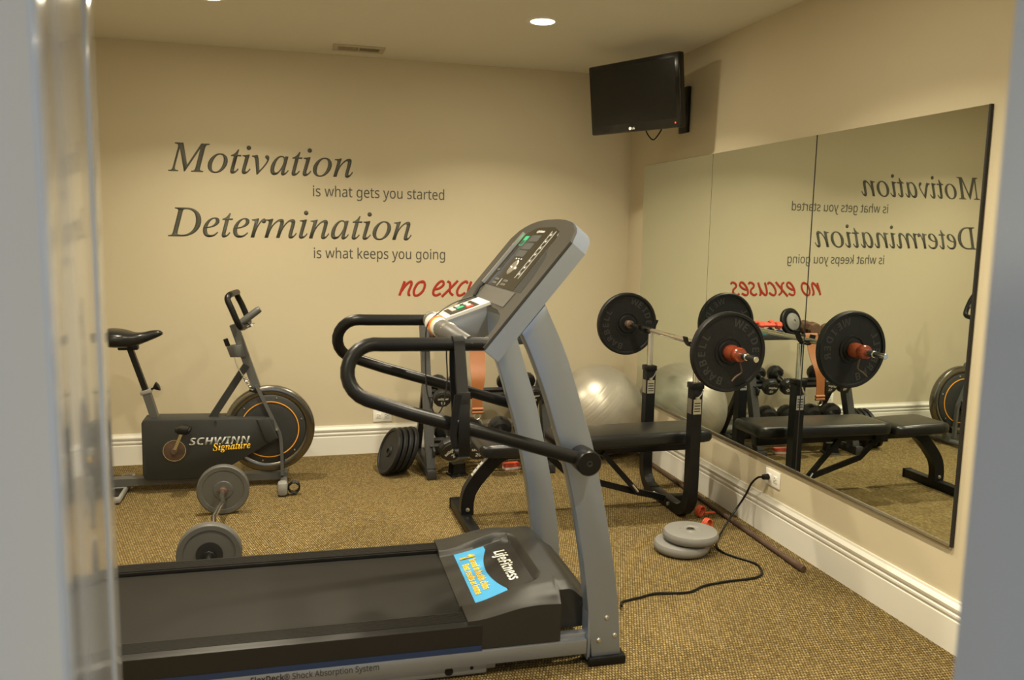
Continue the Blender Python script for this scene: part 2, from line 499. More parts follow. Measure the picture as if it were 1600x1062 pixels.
wall_line(hand('no excuses.', -1.57, 1.03, .092, 1.27), 'red handwritten words no excuses on the wall behind the treadmill', M_decal_red, -1.57, 1.03, .024, 40)

# ================================================================== CEILING LIGHTS AND VENT
def can_light(x, y, label):
    root = thing('recessed_light', label, 'ceiling light', (x, y, H), 0, 'recessed ceiling lights')
    obj('trim_ring', B().lathe((0, 0, .0), (0, 0, -1), [(.062, -.0), (.062, .004), (.070, .006), (.083, .004), (.085, 0)], 32), M_trim, root)
    obj('lens', B().lathe((0, 0, -.0005), (0, 0, -1), [(.062, 0), (.058, .004), (.03, .007), (0, .008)], 32), M_lens, root)
    for share, spread, dz in ((.79, 128, -.010), (.21, 180, -.011)):      # flood lamp: strong beam and weaker spill
        L = bpy.data.lights.new('can_lamp', 'AREA'); L.shape = 'DISK'; L.size = .10
        L.energy = CAN_POWER * share; L.color = CAN_COLOR; L.spread = math.radians(spread)
        lo = bpy.data.objects.new('can_lamp', L); COL.objects.link(lo); lo.parent = root; lo.location = (0, 0, dz)
can_light(-1.003, -1.177, 'glowing recessed ceiling light near the television')
can_light(-2.59, -1.10, 'recessed ceiling light above the exercise bike, cut by the top edge')
for (x, y, l) in ((-1.0, -2.75, 'recessed ceiling light above the treadmill console'), (-2.59, -2.75, 'recessed ceiling light above the treadmill belt'),
                  (-1.0, -4.2, 'recessed ceiling light by the front wall, right of the doorway'), (-3.1, -4.2, 'recessed ceiling light by the front wall, left of the doorway')):
    can_light(x, y, l)

vt = thing('ceiling_vent', 'small tan slotted air vent in the ceiling', 'vent', (-1.84, -.225, H))
vf = B()
for (cx, cy, sx, sy) in ((0, .065, .30, .03), (0, -.065, .30, .03), (-.135, 0, .03, .10), (.135, 0, .03, .10), (0, 0, .012, .10)):
    vf.box((cx, cy, -.004), (sx, sy, .008), .002)
obj('frame', vf, M_ventpaint, vt)
obj('backing', B().box((0, 0, -.001), (.27, .12, .001)), M_ventdark, vt)
sl = B()
for s in (-1, 1):
    for k in range(14):
        sl.box((s * (.012 + k * .0082), 0, -.004), (.0028, .10, .007), rot=Matrix.Rotation(s * .5, 4, 'Y'))
so = obj('slats', sl, M_ventpaint, vt); so['kind'] = 'stuff'

# outlets
def outlet(name, label, M):
    root = thing(name, label, 'outlet', M=M)       # local x right, y up, z out of wall
    obj('plate', B().box((0, 0, .003), (.080, .120, .006), .002), M_outlet, root)
    for s in (-1, 1):
        r = obj('receptacle', B().box((0, s * .026, .0065), (.034, .032, .004), .0015), M_outlet, root)
        sb = B()
        sb.box((-.007, s * .026 + .004, .0088), (.0025, .009, .001)).box((.007, s * .026 + .004, .0088), (.0025, .008, .001)).cyl((0, s * .026 - .008, .0083), (0, s * .026 - .008, .0093), .0028, n=10)
        obj('slot', sb, M_dark, r)
outlet('wall_outlet', 'white wall outlet under the mirrors with a black plug in it', frame((0, -1.898, .287), (0, 0, 1), (0, 1, 0)))
outlet('wall_outlet', 'white wall outlet on the back wall beside the dumbbell rack', frame((-1.68, 0, .245), (0, 0, 1), (-1, 0, 0)))

# ================================================================== TREADMILL
TM_O = (-1.159, -2.49, 0)
tm = thing('treadmill', 'silver and black treadmill with curved uprights and tilted console', 'treadmill', TM_O, math.radians(-1))
# local axes: x forward along the belt, y to the far side, z up
for s in (-1, 1):
    # side rail: ribbed foot strip, dark skirt, navy stripe, silver frame
    y0, y1 = s * .275, s * .37
    prof = [(s * .275, .176), (s * .275, .186), (s * .355, .188), (s * .370, .180), (s * .370, .105), (s * .30, .105)]
    sk = obj('side_rail', B().prism(prof, lambda a, b, d: (d, a, b), -1.98, -.50, .002), M_plastic, tm)
    rb = B()
    for k in range(9):
        yy = s * (.284 + k * .0075)
        rb.box((-1.24, yy, .1885), (1.47, .0035, .003))
    obj('foot_grip', rb, M_plastic, sk, smooth=0)
    obj('stripe', B().box((-1.25, s * .3705, .104), (1.50, .003, .018)), M_blue, tm)
    obj('frame_rail', B().box((-1.05, s * .352, .070), (1.82, .04, .050), .003), M_silver_d, tm)
    obj('rear_cap', B().box((-1.99, s * .33, .12), (.06, .09, .14), .01), M_plastic, tm)
obj('belt', B().box((-1.24, 0, .165), (1.46, .548, .018), .004), M_belt, tm)
obj('deck', B().box((-1.24, 0, .135), (1.44, .54, .035)), M_rubber, tm)
obj('belt_roller', B().cyl((-1.965, -.27, .142), (-1.965, .27, .142), .026), M_belt, tm)
obj('frame_lettering', text(sans_b('FlexDeck\u00ae') + ' ' + sans('Shock Absorption System'), frame((-1.215, -.3723, .069), (1, 0, 0), (0, 0, 1)), width=.385, height=.027), M_dark, tm, smooth=0)
# fold-up lift arm and roller under the frame
la = B().box((-.74, -.345, .028), (.52, .03, .034), .004).box((-.52, -.345, .035), (.14, .028, .022), .004)
lift = obj('lift_arm', la, M_silver_d, tm)
obj('pivot_bolt', B().cyl((-.605, -.362, .03), (-.605, -.355, .03), .014), M_rubber, lift)
obj('pivot_bolt', B().cyl((-.53, -.361, .034), (-.53, -.355, .034), .006), M_rubber, lift)
obj('roller', B().cyl((-1.0, -.37, .034), (-1.0, -.33, .034), .034, bev=.004), M_rubber, tm)
for s in (-1, 1):
    obj('rear_foot', B().cyl((-1.93, s * .32, 0), (-1.93, s * .32, .06), .03), M_rubber, tm)
    obj('cross_brace', B().box((-.16, s * .335, .082), (.16, .03, .055), .003), M_silver_d, tm)

# hood over the motor: height field with side pods and a sunken middle
def sstep(a, b, x):
    t = max(0, min(1, (x - a) / (b - a))); return t * t * (3 - 2 * t)
def hood_z(u, v):
    q = sstep(-.54, -.20, u); a = abs(v)
    dome = .196 + .064 * math.sin(q * PI / 2) + .010 * math.cos(min(1, a / .36) * PI / 2) * sstep(-.30, -.18, u)
    dome -= .034 * sstep(.26, .365, a) * q
    dome -= .085 * sstep(-.19, -.08, u)
    panel = .178 + .060 * sstep(-.56, -.20, u)
    # rounded panel recess: ends in an arc towards the front
    du, dv, r = u + .262, a - .236, .075
    qx, qy = du + r, dv + r
    sd = math.hypot(max(qx, 0), max(qy, 0)) + min(max(qx, qy), 0) - r
    m = sstep(-.014, .010, sd)
    return panel * (1 - m) + dome * m
def hood_hw(u):
    if u < -.225: return .365
    r = max(0, (u + .16) / .085)
    return .305 - .10 * (1 - math.sqrt(max(0, 1 - min(1, r) ** 2)))
us = [-.545 + k * (.545 - .232) / 44 for k in range(45)] + [-.222 + k * (.222 - .085) / 14 for k in range(15)]
NV = 110
hb = B(); grid = []
for u in us:
    hw = hood_hw(u); row = []
    zb = .098 if u < -.225 else .11
    row.append(hb.bm.verts.new((u, -hw, zb)))
    for k in range(NV + 1):
        v = hw * (2 * k / NV - 1)
        row.append(hb.bm.verts.new((u - .05 * sstep(.2, .36, abs(v)) * 0, v, hood_z(u, v))))
    row.append(hb.bm.verts.new((u, hw, zb)))
    grid.append(row)
for A, C in zip(grid, grid[1:]):
    for k in range(len(A) - 1): hb.face([A[k], A[k + 1], C[k + 1], C[k]])
hb.face(list(reversed(grid[0]))); hb.face(grid[-1])
hood = obj('motor_hood', hb, M_hood, tm, smooth=38)
# sticker draped on the hood's middle panel
def drape(pts, name, m, parent, dz=.0015, sub=10):
    (a, b_, c, d) = [Vector(p) for p in pts]     # uv quad
    bb = B(); rows = []
    for i in range(sub + 1):
        row = []
        for j in range(sub + 1):
            p = (a * (1 - i / sub) + b_ * (i / sub)) * (1 - j / sub) + (d * (1 - i / sub) + c * (i / sub)) * (j / sub)
            row.append(bb.bm.verts.new((p.x, p.y, hood_z(p.x, p.y) + dz)))
        rows.append(row)
    for A, C in zip(rows, rows[1:]):
        for k in range(sub): bb.face([A[k], A[k + 1], C[k + 1], C[k]])
    return obj(name, bb, m, parent)
drape([(-.490, .218), (-.490, -.222), (-.372, -.222), (-.372, .218)], 'blue_sticker', M_cyan, hood)
# curved edge of the sticker: darker logo field overlaps it
bb = B(); rows = []
for i in range(21):
    v = .219 - .442 * i / 20
    ul = -.352 - .055 * (1 - (v / .222) ** 2)
    row = []
    for j in range(9):
        u = ul + (-.278 - ul) * j / 8
        row.append(bb.bm.verts.new((u, v, hood_z(u, v) + .0024)))
    rows.append(row)
for A, C in zip(rows, rows[1:]):
    for k in range(8): bb.face([A[k], A[k + 1], C[k + 1], C[k]])
obj('logo_field', bb, M_plastic, hood)
def hood_text(body, u, v, width, height, m, name, **kw):
    # reads from the far side towards the near side, letter tops forward
    b = text(body, Matrix.Identity(4), width=width, height=height, ext=.0006, center=True, **kw)
    for vv in b.bm.verts:
        x, y, z = vv.co; uu, v2 = u + y, v - x
        vv.co = Vector((uu, v2, hood_z(uu, v2) + .003 + z))
    return obj(name, b, m, hood, smooth=0)
hood_text(sans_bi('LifeFitness'), -.350, .0, .27, .058, M_print_w, 'logo_lettering', bold=.004)
hood_text(sans_b('1'), -.475, .165, None, .060, M_gold, 'sticker_lettering', bold=.03)
hood_text(sans_b('brand in health clubs'), -.446, -.005, .27, .028, M_gold, 'sticker_lettering')
hood_text(sans_b('Best results at home'), -.478, -.03, .26, .028, M_gold, 'sticker_lettering')

# curved uprights
UPR = [(1.22, -.313), (1.089, -.251), (.994, -.215), (.88, -.179), (.758, -.140), (.569, -.096), (.395, -.061), (.218, -.033), (.03, -.018)]
UPL = [(1.13, -.388), (1.09, -.368), (1.035, -.344), (.928, -.303), (.797, -.262), (.631, -.213), (.429, -.171), (.273, -.148), (.03, -.121)]
right = smooth_pts([(u, 0, z) for z, u in UPR], 4); left = smooth_pts([(u, 0, z) for z, u in UPL], 4)
poly = [(p.x, p.z) for p in right] + [(p.x, p.z) for p in reversed(left)]
for s in (-1, 1):
    up = obj('upright', B().prism(poly, lambda a, b, d: (a, d, b), s * .312, s * .37, .004), M_silver, tm, smooth=30)
    obj('foot_cap', B().box((-.068, s * .341, .016), (.135, .085, .032), .008), M_rubber, tm)
    for (u, z) in ((-.072, .165), (-.098, .088), (-.042, .100)):
        obj('bolt', B().lathe((u, s * .3695, z), (0, s, 0), [(.0085, 0), (.0085, .002), (.006, .005), (0, .006)], 14), M_zinc, up)
    obj('bracket', B().box((-.132, s * .338, .105), (.012, .062, .17), .004), M_silver, up)
    # looped handrail
    ya, yb = s * .352, s * .42
    rail = [(-.488, ya, 1.095), (-.56, ya, 1.096), (-.70, ya, 1.097), (-.815, ya, 1.098)]
    cx, cz, r_ = -.843, 1.0195, .0795
    for k in range(11):
        a = PI / 2 + (PI * .90) * k / 10
        rail.append((cx + r_ * math.cos(a), ya + (yb - ya) * k / 10, cz + r_ * math.sin(a)))
    rail += [(-.742, yb, .900), (-.45, yb, .811), (-.215, yb, .737), (-.19, yb, .729)]
    rl = obj('handrail', B().tube(rail, .0215, 16, up=(0, 1, 0)), M_rubber, tm)
    hubm = B().lathe((-.183, s * .37, .727), (0, s, 0), [(0, 0), (.038, 0), (.038, .03), (.041, .034), (.041, .088), (.037, .093), (0, .093)], 28)
    hub = obj('rail_hub', hubm, M_rubber, tm)
    obj('hub_screw', B().lathe((-.183, s * .463, .727), (0, s, 0), [(.010, -.001), (.010, .001), (.006, .001), (.005, -.0), (0, 0)], 16), M_dark, hub)
    for u in (-.545, -.505):
        obj('rail_screw', B().lathe((u, ya + s * .0205, 1.097), (0, s, 0), [(.005, 0), (.004, .002), (0, .002)], 10), M_iron, rl)

# console: tilted slab with an arched notch at its foot
CA = math.radians(50.66)
C_T = Vector((math.cos(CA), 0, math.sin(CA))); C_N = Vector((-math.sin(CA), 0, math.cos(CA)))
C_0 = Vector((-.509, 0, 1.079))
def cp(sv, v, h=0): return C_0 + C_T * sv + C_N * h + Vector((0, v, 0))
def outline(m, notch=True):
    w = .39 - m; o = []
    o += [(0 + m, -w), (.43, -w)]
    for k in range(1, 20):
        t = -1 + 2 * k / 20
        o.append((.43 + (.10 - m) * (1 - abs(t) ** 2.7) ** .6, w * t))
    o += [(.43, w), (0 + m, w)]
    if notch:
        n = .325 + m
        o += [(m, n), (.075, n), (.105, n - .012), (.122, n - .045), (.135, n - .12), (.140, 0), (.135, -n + .12), (.122, -n + .045), (.105, -n + .012), (.075, -n), (m, -n)]
    return o
shell = obj('console_shell', B().prism(outline(0), lambda a, b, d: cp(a, b, d), -.055, -.001), M_silver, tm, smooth=30)
obj('gasket', B().prism(outline(.003), lambda a, b, d: cp(a, b, d), -.003, .002), M_dark, shell, smooth=30)
face = obj('console_face', B().prism(outline(.005), lambda a, b, d: cp(a, b, d), .001, .008), M_face, tm, smooth=30)
def cslab(s0, s1, v0, v1, h0, h1, bev=.001): 
    return B().prism([(s0, v0), (s1, v0), (s1, v1), (s0, v1)], lambda a, b, d: cp(a, b, d), h0, h1, bev)
def cpoly(pl, h0, h1, bev=.0): return B().prism(pl, lambda a, b, d: cp(a, b, d), h0, h1, bev)
obj('overlay', cpoly([(.215, .24), (.40, .24), (.46, .19), (.485, .10), (.488, -.10), (.47, -.19), (.44, -.215), (.215, -.215)], .007, .0095), M_panel, face)
obj('shelf_panel', cpoly([(.150, .255), (.210, .262), (.210, -.262), (.150, -.255)], .007, .0105), M_face_l, face)
obj('side_pocket', cpoly([(.215, -.225), (.40, -.225), (.36, -.275), (.28, -.305), (.215, -.31)], .0075, .0088), M_dark, face)
obj('side_pocket', cpoly([(.215, .255), (.215, .31), (.28, .305), (.42, .275), (.42, .255)], .0075, .0088), M_dark, face)
for k, (sa, sb) in enumerate(((.420, .450), (.384, .413), (.350, .378))):
    obj('display', cslab(sa, sb, -.03 + k * .008, .09 + k * .008, .0095, .0102, 0), M_lcd, face)
obj('green_badge', cslab(.425, .445, .12, .175, .0095, .0103, 0), M_green, face)
obj('badge_frame', cslab(.40, .423, .125, .175, .0095, .0101, 0), M_green, face)
obj('badge_frame', cslab(.403, .421, .131, .169, .0101, .0104, 0), M_panel, face)
obj('round_pad', B().lathe(cp(.302, .01, .0095), C_N, [(.032, 0), (.030, .003), (.012, .004), (.010, .002), (0, .002)], 24, ref=C_T), M_alu, face)
for k in range(7):
    sv = .272 + k * .0285
    obj('key', cslab(sv, sv + .016, -.155, -.125, .0095, .0108, .0006), M_face_l, face)
    obj('key_mark', cslab(sv + .006, sv + .010, -.146, -.133, .0108, .0112, 0), M_print_w, face)
for k in range(3):
    obj('indicator', cslab(.338, .343, -.02 + k * .035, -.008 + k * .035, .0095, .0103, 0), M_print_w, face)
obj('key_frame', cslab(.262, .468, -.164, -.161, .0095, .0101, 0), M_print_w, face)
obj('key_frame', cslab(.262, .468, -.119, -.116, .0095, .0101, 0), M_print_w, face)
obj('logo_lettering', text(sans_bi('LifeFitness'), frame(cp(.462, .07, .0097), (0, -1, 0), C_T), width=.10, height=.014, ext=.0005), M_print_w, face, smooth=0)
obj('card_slot', cslab(.288, .395, .155, .185, .0095, .0102, 0), M_dark, face)
obj('card_slot_rim', cslab(.278, .287, .15, .19, .0095, .0115, .0006), M_face_l, face)
obj('fan_slot', cslab(.216, .25, .02, .032, .0095, .0112, .0005), M_alu, face)
for (a, b_) in ((.222, .06), (.222, -.07), (.238, -.07), (.238, .06)):
    obj('key', cslab(a, a + .010, b_, b_ + .06, .0095, .0108, .0006), M_face_l, face)
for k in range(10):
    sv = .24 + k * .018
    obj('light', cslab(sv, sv + .006, .268, .282, .0088, .0100, 0), M_yellow if k == 1 else M_print_w, face)
obj('reading_rail', B().tube([cp(.210, .205, .020), cp(.452, .19, .020)], 1, sec=[(.005, -.010), (.005, .010), (-.005, .010), (-.005, -.010)], up=C_N), M_alu, face)
obj('rail_clip', B().tube([cp(.212, .205, .018), cp(.185, .20, .022), cp(.150, .195, .015)], .008, 8), M_dark, face)

# activity arm reaching down to the grip bar
G_U, G_Z = -.592, 1.113
arm_top = [(-.455, 1.193), (-.575, 1.150), (-.600, 1.138)]
ap = B()
prof = [(-.440, 1.198), (-.578, 1.148), (-.612, 1.130), (-.618, 1.105), (-.596, 1.085), (-.560, 1.092), (-.475, 1.078), (-.43, 1.09)]
ap.prism(prof, lambda a, b, d: (a, d, b), -.098, .098, .006)
arm = obj('activity_arm', ap, M_silver_d, tm)
at = (Vector((-.578, 0, 1.148)) - Vector((-.440, 0, 1.198))).normalized(); an = Vector((.34, 0, 1)).normalized(); an = Vector((-at.z, 0, at.x)); an = an if an.z > 0 else -an
def apt(d, v, h): p = Vector((-.440, 0, 1.198)) + at * d + an * h; return Vector((p.x, v, p.z))
def aslab(d0, d1, v0, v1, h0, h1): return B().prism([(d0, v0), (d1, v0), (d1, v1), (d0, v1)], lambda a, b, d: apt(a, b, d), h0, h1)
obj('arm_cover', aslab(-.012, .150, -.10, .10, -.006, .004), M_white, arm)
pad_ = obj('keypad', aslab(.022, .128, -.080, .080, .004, .0052), M_panel, arm)
for (d0, v0, m) in ((.04, .04, M_white), (.07, .055, M_white), (.065, .0, M_green), (.095, .0, M_white), (.04, -.055, M_red), (.04, -.01, M_white), (.095, .045, M_white)):
    k_ = aslab(d0, d0 + .016 if m is M_white else d0 + .024, v0 - .016, v0 + .016, .0052, .0075)
    obj('button', k_, m, arm)
gb = B().cyl((G_U, -.10, G_Z), (G_U, .10, G_Z), .034, n=24, bev=.004)
obj('grip_hub', gb, M_white, tm)
obj('warning_sticker', B().lathe((G_U, -.045, G_Z), (0, 1, 0), [(.0342, 0), (.0346, .0), (.0346, .06), (.0342, .06)], 24), M_yellow, tm)
obj('warning_sticker', B().lathe((G_U, -.032, G_Z), (0, 1, 0), [(.0346, 0), (.0350, .0), (.0350, .034), (.0346, .034)], 24), M_orange_st, tm)
for s in (-1, 1):
    g = B().tube([(G_U, s * .09, G_Z), (G_U + .005, s * .20, G_Z), (G_U + .022, s * .33, G_Z - .006), (G_U + .04, s * .352, G_Z - .012)], 1, 16, radii=[.033, .031, .026, .021])
    gr = obj('pulse_grip', g, M_grip, tm)
    obj('pulse_sensor', B().lathe((G_U + .006, s * .17, G_Z), (0, s, 0), [(.0310, 0), (.0328, .001), (.0320, .024), (.030, .025)], 24), M_alu, gr)
# safety lanyard: thin cord from the clip to the arm, hanging in a loop below the grip bar
ln = smooth_pts([cp(.150, .195, .014), (-.52, .10, 1.185), (-.585, .02, 1.158), (-.628, .0, 1.12), (-.636, .0, 1.05), (-.632, .0, .90), (-.615, -.005, .83), (-.598, -.01, .80), (-.575, -.01, .83), (-.56, -.01, .92), (-.565, -.02, 1.02), (-.560, -.03, 1.08)], 6)
obj('safety_lanyard', B().tube(ln, .0026, 6), M_dark, tm)

# black webbing strap looped over the near handrail (hangs on it: a thing of its own)
def tmw(u, v, z): return (Matrix.Translation(TM_O) @ Matrix.Rotation(math.radians(-1), 4, 'Z')) @ Vector((u, v, z))
st = thing('webbing_strap', 'black webbing strap looped over the near treadmill handrail', 'strap', tmw(-.588, -.42, .77))
lp = [(-.590, -.388, .80), (-.592, -.380, .90), (-.592, -.338, 1.02), (-.59, -.3265, 1.09), (-.588, -.334, 1.113), (-.587, -.352, 1.1215), (-.586, -.371, 1.114), (-.585, -.379, 1.09), (-.583, -.412, 1.0), (-.582, -.450, .90), (-.582, -.456, .83), (-.58, -.446, .775), (-.583, -.42, .755), (-.587, -.395, .772), (-.590, -.388, .80)]
pts = [tmw(*p) for p in smooth_pts(lp, 4)]
obj('strap', B().ribbon(pts, .034, .003, (1, 0, 0)), M_rubber, st, True)
obj('buckle', B().box(tmw(-.583, -.4415, .935), (.042, .004, .055), .0015), M_plastic, st, True)
obj('strap_tail', B().ribbon([tmw(-.603, -.462, .96), tmw(-.612, -.463, .90), tmw(-.618, -.464, .84), tmw(-.612, -.462, .80)], [.022, .022, .022, .018], .003, (1, 0, 0)), M_rubber, st, True)

# power cord from the treadmill to the outlet
cords = [(-1.03, -2.50, .02), (-1.00, -2.44, .006), (-.916, -2.418, .006), (-.838, -2.399, .006), (-.704, -2.416, .006), (-.61, -2.374, .006), (-.50, -2.355, .006), (-.354, -2.346, .006), (-.292, -2.298, .006), (-.271, -2.21, .006), (-.318, -2.125, .006), (-.351, -2.04, .006), (-.32, -1.95, .008), (-.229, -1.841, .018), (-.15, -1.775, .055), (-.10, -1.755, .10), (-.07, -1.775, .17), (-.058, -1.802, .235), (-.048, -1.838, .275), (-.038, -1.866, .286)]
pc = thing('power_cord', 'black power cord winding across the carpet to the wall outlet', 'cord', (-.6, -2.4, 0))
obj('cable', B().tube(smooth_pts(cords, 6), .0052, 8), M_rubber, pc, True)
pl_ = B().cyl((-.042, -1.868, .2865), (-.0095, -1.872, .287), .013, .015, 14, .003)
obj('plug', pl_, M_rubber, pc, True)

# ================================================================== EXERCISE BIKE
bk = thing('exercise_bike', 'grey upright exercise bike with large exposed flywheel', 'exercise bike', (-2.72, -.56, 0))
YB = -.56
def xz(y): return lambda a, b, d: (a, d, b)
# rear and front stabilisers
def bar_xz(pts, w_, t_, m, name, parent, y=YB, per=0):
    P_ = [(p[0], p[2] if len(p) > 2 else y, p[1]) for p in pts]
    if per: P_ = smooth_pts(P_, per)
    return obj(name, B().tube(P_, 1, sec=[(-t_ / 2, -w_ / 2), (t_ / 2, -w_ / 2), (t_ / 2, w_ / 2), (-t_ / 2, w_ / 2)], up=(0, 1, 0)), m, parent, True, smooth=30)
base = bar_xz([(-3.20, .060), (-3.02, .060), (-2.28, .050)], .040, .065, M_bike_l, 'base_tube', bk)
rs = obj('rear_stabiliser', B().box((-3.155, YB, .022), (.075, .46, .030), .010), M_bike_foot, bk, True)
for s in (-1, 1):
    obj('tread_pad', B().box((-3.155, YB + s * .13, .0375), (.045, .15, .003), .001), M_rubber, rs, True)
fs = obj('front_stabiliser', B().tube([(-2.30, YB - .22, .03), (-2.30, YB + .22, .03)], .020, 14), M_bike_l, bk, True)
for s in (-1, 1):
    fb = B().box((-2.305, YB + s * .235, .042), (.055, .075, .075), .018)
    obj('end_cap', fb, M_bike_foot, fs, True)
# strap coil on the front foot
ss = []
for k in range(40):
    a = k / 39 * 2 * PI * 4.2 + .6
    ss.append((-2.245 + .030 * math.cos(a), -.80 - .02 + .040 * k / 39, .045 + .030 * math.sin(a)))
obj('pedal_strap', B().tube(ss, .0045, 6), M_rubber, bk, True)
# housing
hp = [(-3.03, .392), (-3.022, .408), (-3.004, .414), (-2.374, .398), (-2.352, .385), (-2.331, .276), (-2.345, .258), (-2.38, .250), (-2.571, .140), (-2.70, .085), (-2.736, .072), (-3.01, .079), (-3.025, .088), (-3.032, .109)]
hs = obj('housing', B().prism(hp, lambda a, b, d: (a, d, b), -.635, -.485, .008), M_bike, bk, True, smooth=30)
obj('housing_clip', B().prism([(-2.44, .395), (-2.374, .400), (-2.325, .285), (-2.372, .262), (-2.395, .27)], lambda a, b, d: (a, d, b), -.650, -.630, .006), M_bike, hs, True, smooth=30)
obj('housing_screw', B().cyl((-2.655, -.635, .388), (-2.655, -.640, .388), .007, n=12), M_dark, hs, True)
cd = obj('crank_disc', B().lathe((-2.868, -.634, .237), (0, -1, 0), [(0, 0), (.056, 0), (.056, .004), (.050, .005), (0, .005)], 32), M_rust, bk, True)
obj('disc_rim', B().lathe((-2.868, -.634, .237), (0, -1, 0), [(.055, 0), (.059, .0), (.059, .006), (.055, .006)], 32), M_chrome, cd, True)
cr = obj('crank_arm', B().tube([(-2.868, -.652, .237), (-2.842, -.664, .30), (-2.812, -.672, .370)], 1, sec=[(-.006, -.008), (.006, -.008), (.006, .008), (-.006, .008)], up=(0, 1, 0)), M_chrome, bk, True)
obj('crank_boss', B().cyl((-2.868, -.635, .237), (-2.868, -.665, .237), .017, n=16, bev=.003), M_rust, cr, True)
pd = obj('pedal', B().box((-2.808, -.725, .372), (.075, .09, .022), .006, Matrix.Rotation(.15, 4, 'Y')).box((-2.808, -.725, .372), (.052, .10, .034), .006, Matrix.Rotation(.15, 4, 'Y')), M_rubber, bk, True)
obj('crank_arm', B().tube([(-2.868, -.468, .237), (-2.92, -.452, .10)], 1, sec=[(-.006, -.008), (.006, -.008), (.006, .008), (-.006, .008)], up=(0, 1, 0)), M_chrome, bk, True)
obj('pedal', B().box((-2.925, -.40, .098), (.075, .09, .022), .006), M_rubber, bk, True)
# lettering on the housing
obj('housing_lettering', text(sans_bi('SCHWINN'), frame((-2.792, -.6355, .262), (1, 0, -.005), (0, 0, 1)), width=.315, height=.042, ext=.001, bold=.004), M_grey_print, hs, True, smooth=0)
obj('housing_lettering', text(_map('Signature', 0x1D468, 0x1D482), frame((-2.672, -.636, .226), (1, 0, .03), (0, 0, 1)), width=.198, height=.052, ext=.0015, bold=.004), M_gold, hs, True, smooth=0)
# flywheel
FWc = (-2.372, YB, .322)
fwl = B().lathe((FWc[0], YB - .022, FWc[2]), (0, 1, 0), [(.195, .006), (.205, .0), (.238, .0), (.246, .006), (.248, .022), (.246, .038), (.238, .044), (.205, .044), (.195, .038)], 72)
fly = obj('flywheel_rim', fwl, mat('dark_chrome', (.20, .19, .17), .22, 1), bk, True)
obj('flywheel_disc', B().lathe((FWc[0], YB - .030, FWc[2]), (0, 1, 0), [(0, .002), (.10, .0), (.185, .004), (.196, .010), (.196, .05), (0, .056)], 64), M_bike, fly, True)
obj('orange_ring', B().lathe((FWc[0], YB - .0305, FWc[2]), (0, 1, 0), [(.1555, .003), (.1555, -.0005), (.1605, -.0005), (.1605, .003)], 72), M_orange, fly, True)
for k in range(6):
    a = k * PI / 3 + .3
    obj('disc_bolt', B().lathe((FWc[0] + .182 * math.cos(a), YB - .0265, FWc[2] + .182 * math.sin(a)), (0, -1, 0), [(.005, 0), (.004, .003), (0, .003)], 10), M_zinc, fly, True)
# frame tubes
bar_xz([(-2.680, .392), (-2.488, .690)], .038, .050, M_bike, 'main_strut', bk)
ht = bar_xz([(-2.552, .915), (-2.440, .560)], .045, .048, M_bike_l, 'head_tube', bk)
for s in (-1, 1):
    bar_xz([(-2.440, .580, YB + s * .035), (-2.338, .345, YB + s * .045), (-2.312, .262, YB + s * .045), (-2.307, .06, YB + s * .045)], .018, .026, M_bike_l, 'fork_leg', bk, per=5)
obj('axle_nut', B().cyl((-2.333, YB - .060, .330), (-2.333, YB - .072, .330), .008, n=8), M_zinc, bk, True)
bx_ = obj('tension_box', B().prism([(-2.592, .795), (-2.508, .805), (-2.492, .735), (-2.572, .736)], lambda a, b, d: (a, d, b), YB - .04, YB + .03, .005), M_bike_l, bk, True)
obj('tension_knob', B().cyl((-2.585, YB, .795), (-2.598, YB, .835), .013, n=12, bev=.002), M_rubber, bx_, True)
obj('brake_cable', B().tube(smooth_pts([(-2.553, YB - .03, .738), (-2.535, YB - .03, .68), (-2.505, YB - .03, .625), (-2.47, YB - .03, .56)], 4), .003, 6), M_alu, bk, True)
sp = []
for k in range(60):
    t = k / 59; a = t * 2 * PI * 9
    sp.append((-2.512 + .052 * t + .010 * math.cos(a), YB - .032 + .010 * math.sin(a), .640 - .09 * t))
obj('brake_spring', B().tube(sp, .0025, 5), M_chrome, bk, True)
obj('brake_caliper', B().box((-2.452, YB, .548), (.05, .07, .026), .006, Matrix.Rotation(.3, 4, 'Y')), M_plastic, bk, True)
# handlebar: looped grips on both sides
hl = []
for s in (-1, 1):
    loop = [(-2.500, YB + s * .01, .905), (-2.505, YB + s * .08, .905), (-2.512, YB + s * .13, .925), (-2.545, YB + s * .135, 1.01), (-2.567, YB + s * .125, 1.062), (-2.562, YB + s * .10, 1.083), (-2.548, YB + s * .07, 1.078)]
    loop2 = loop[:-1] + [(-2.560, YB + s * .06, 1.085), (-2.560, YB, 1.085)]
    hl.append(loop2)
hbp = smooth_pts(hl[0][:-1] + [(-2.560, YB, 1.086)] + list(reversed(hl[1][:-1])), 5)
hbp = [p + Vector((.14 * (p.y - YB) + .012, 0, 0)) for p in hbp]
hb_ = obj('handlebar', B().tube(hbp, .0165, 12), M_rubber, bk, True)
obj('console_bracket', B().tube([(-2.525, YB + .01, .912), (-2.50, YB + .01, .932), (-2.425, YB + .01, .990), (-2.412, YB + .01, .998)], 1, sec=[(.024 * math.copysign(abs(math.cos(2 * PI * k / 16)) ** .7, math.cos(2 * PI * k / 16)), .020 * math.sin(2 * PI * k / 16)) for k in range(16)], up=(0, 1, 0), radii=[.9, 1, 1, .8]), M_bike_l, bk, True)
obj('clamp_bolt', B().cyl((-2.47, YB - .03, .905), (-2.455, YB - .05, .915), .008, n=8).cyl((-2.49, YB - .04, .90), (-2.44, YB - .04, .925), .0035, n=6), M_zinc, bk, True)
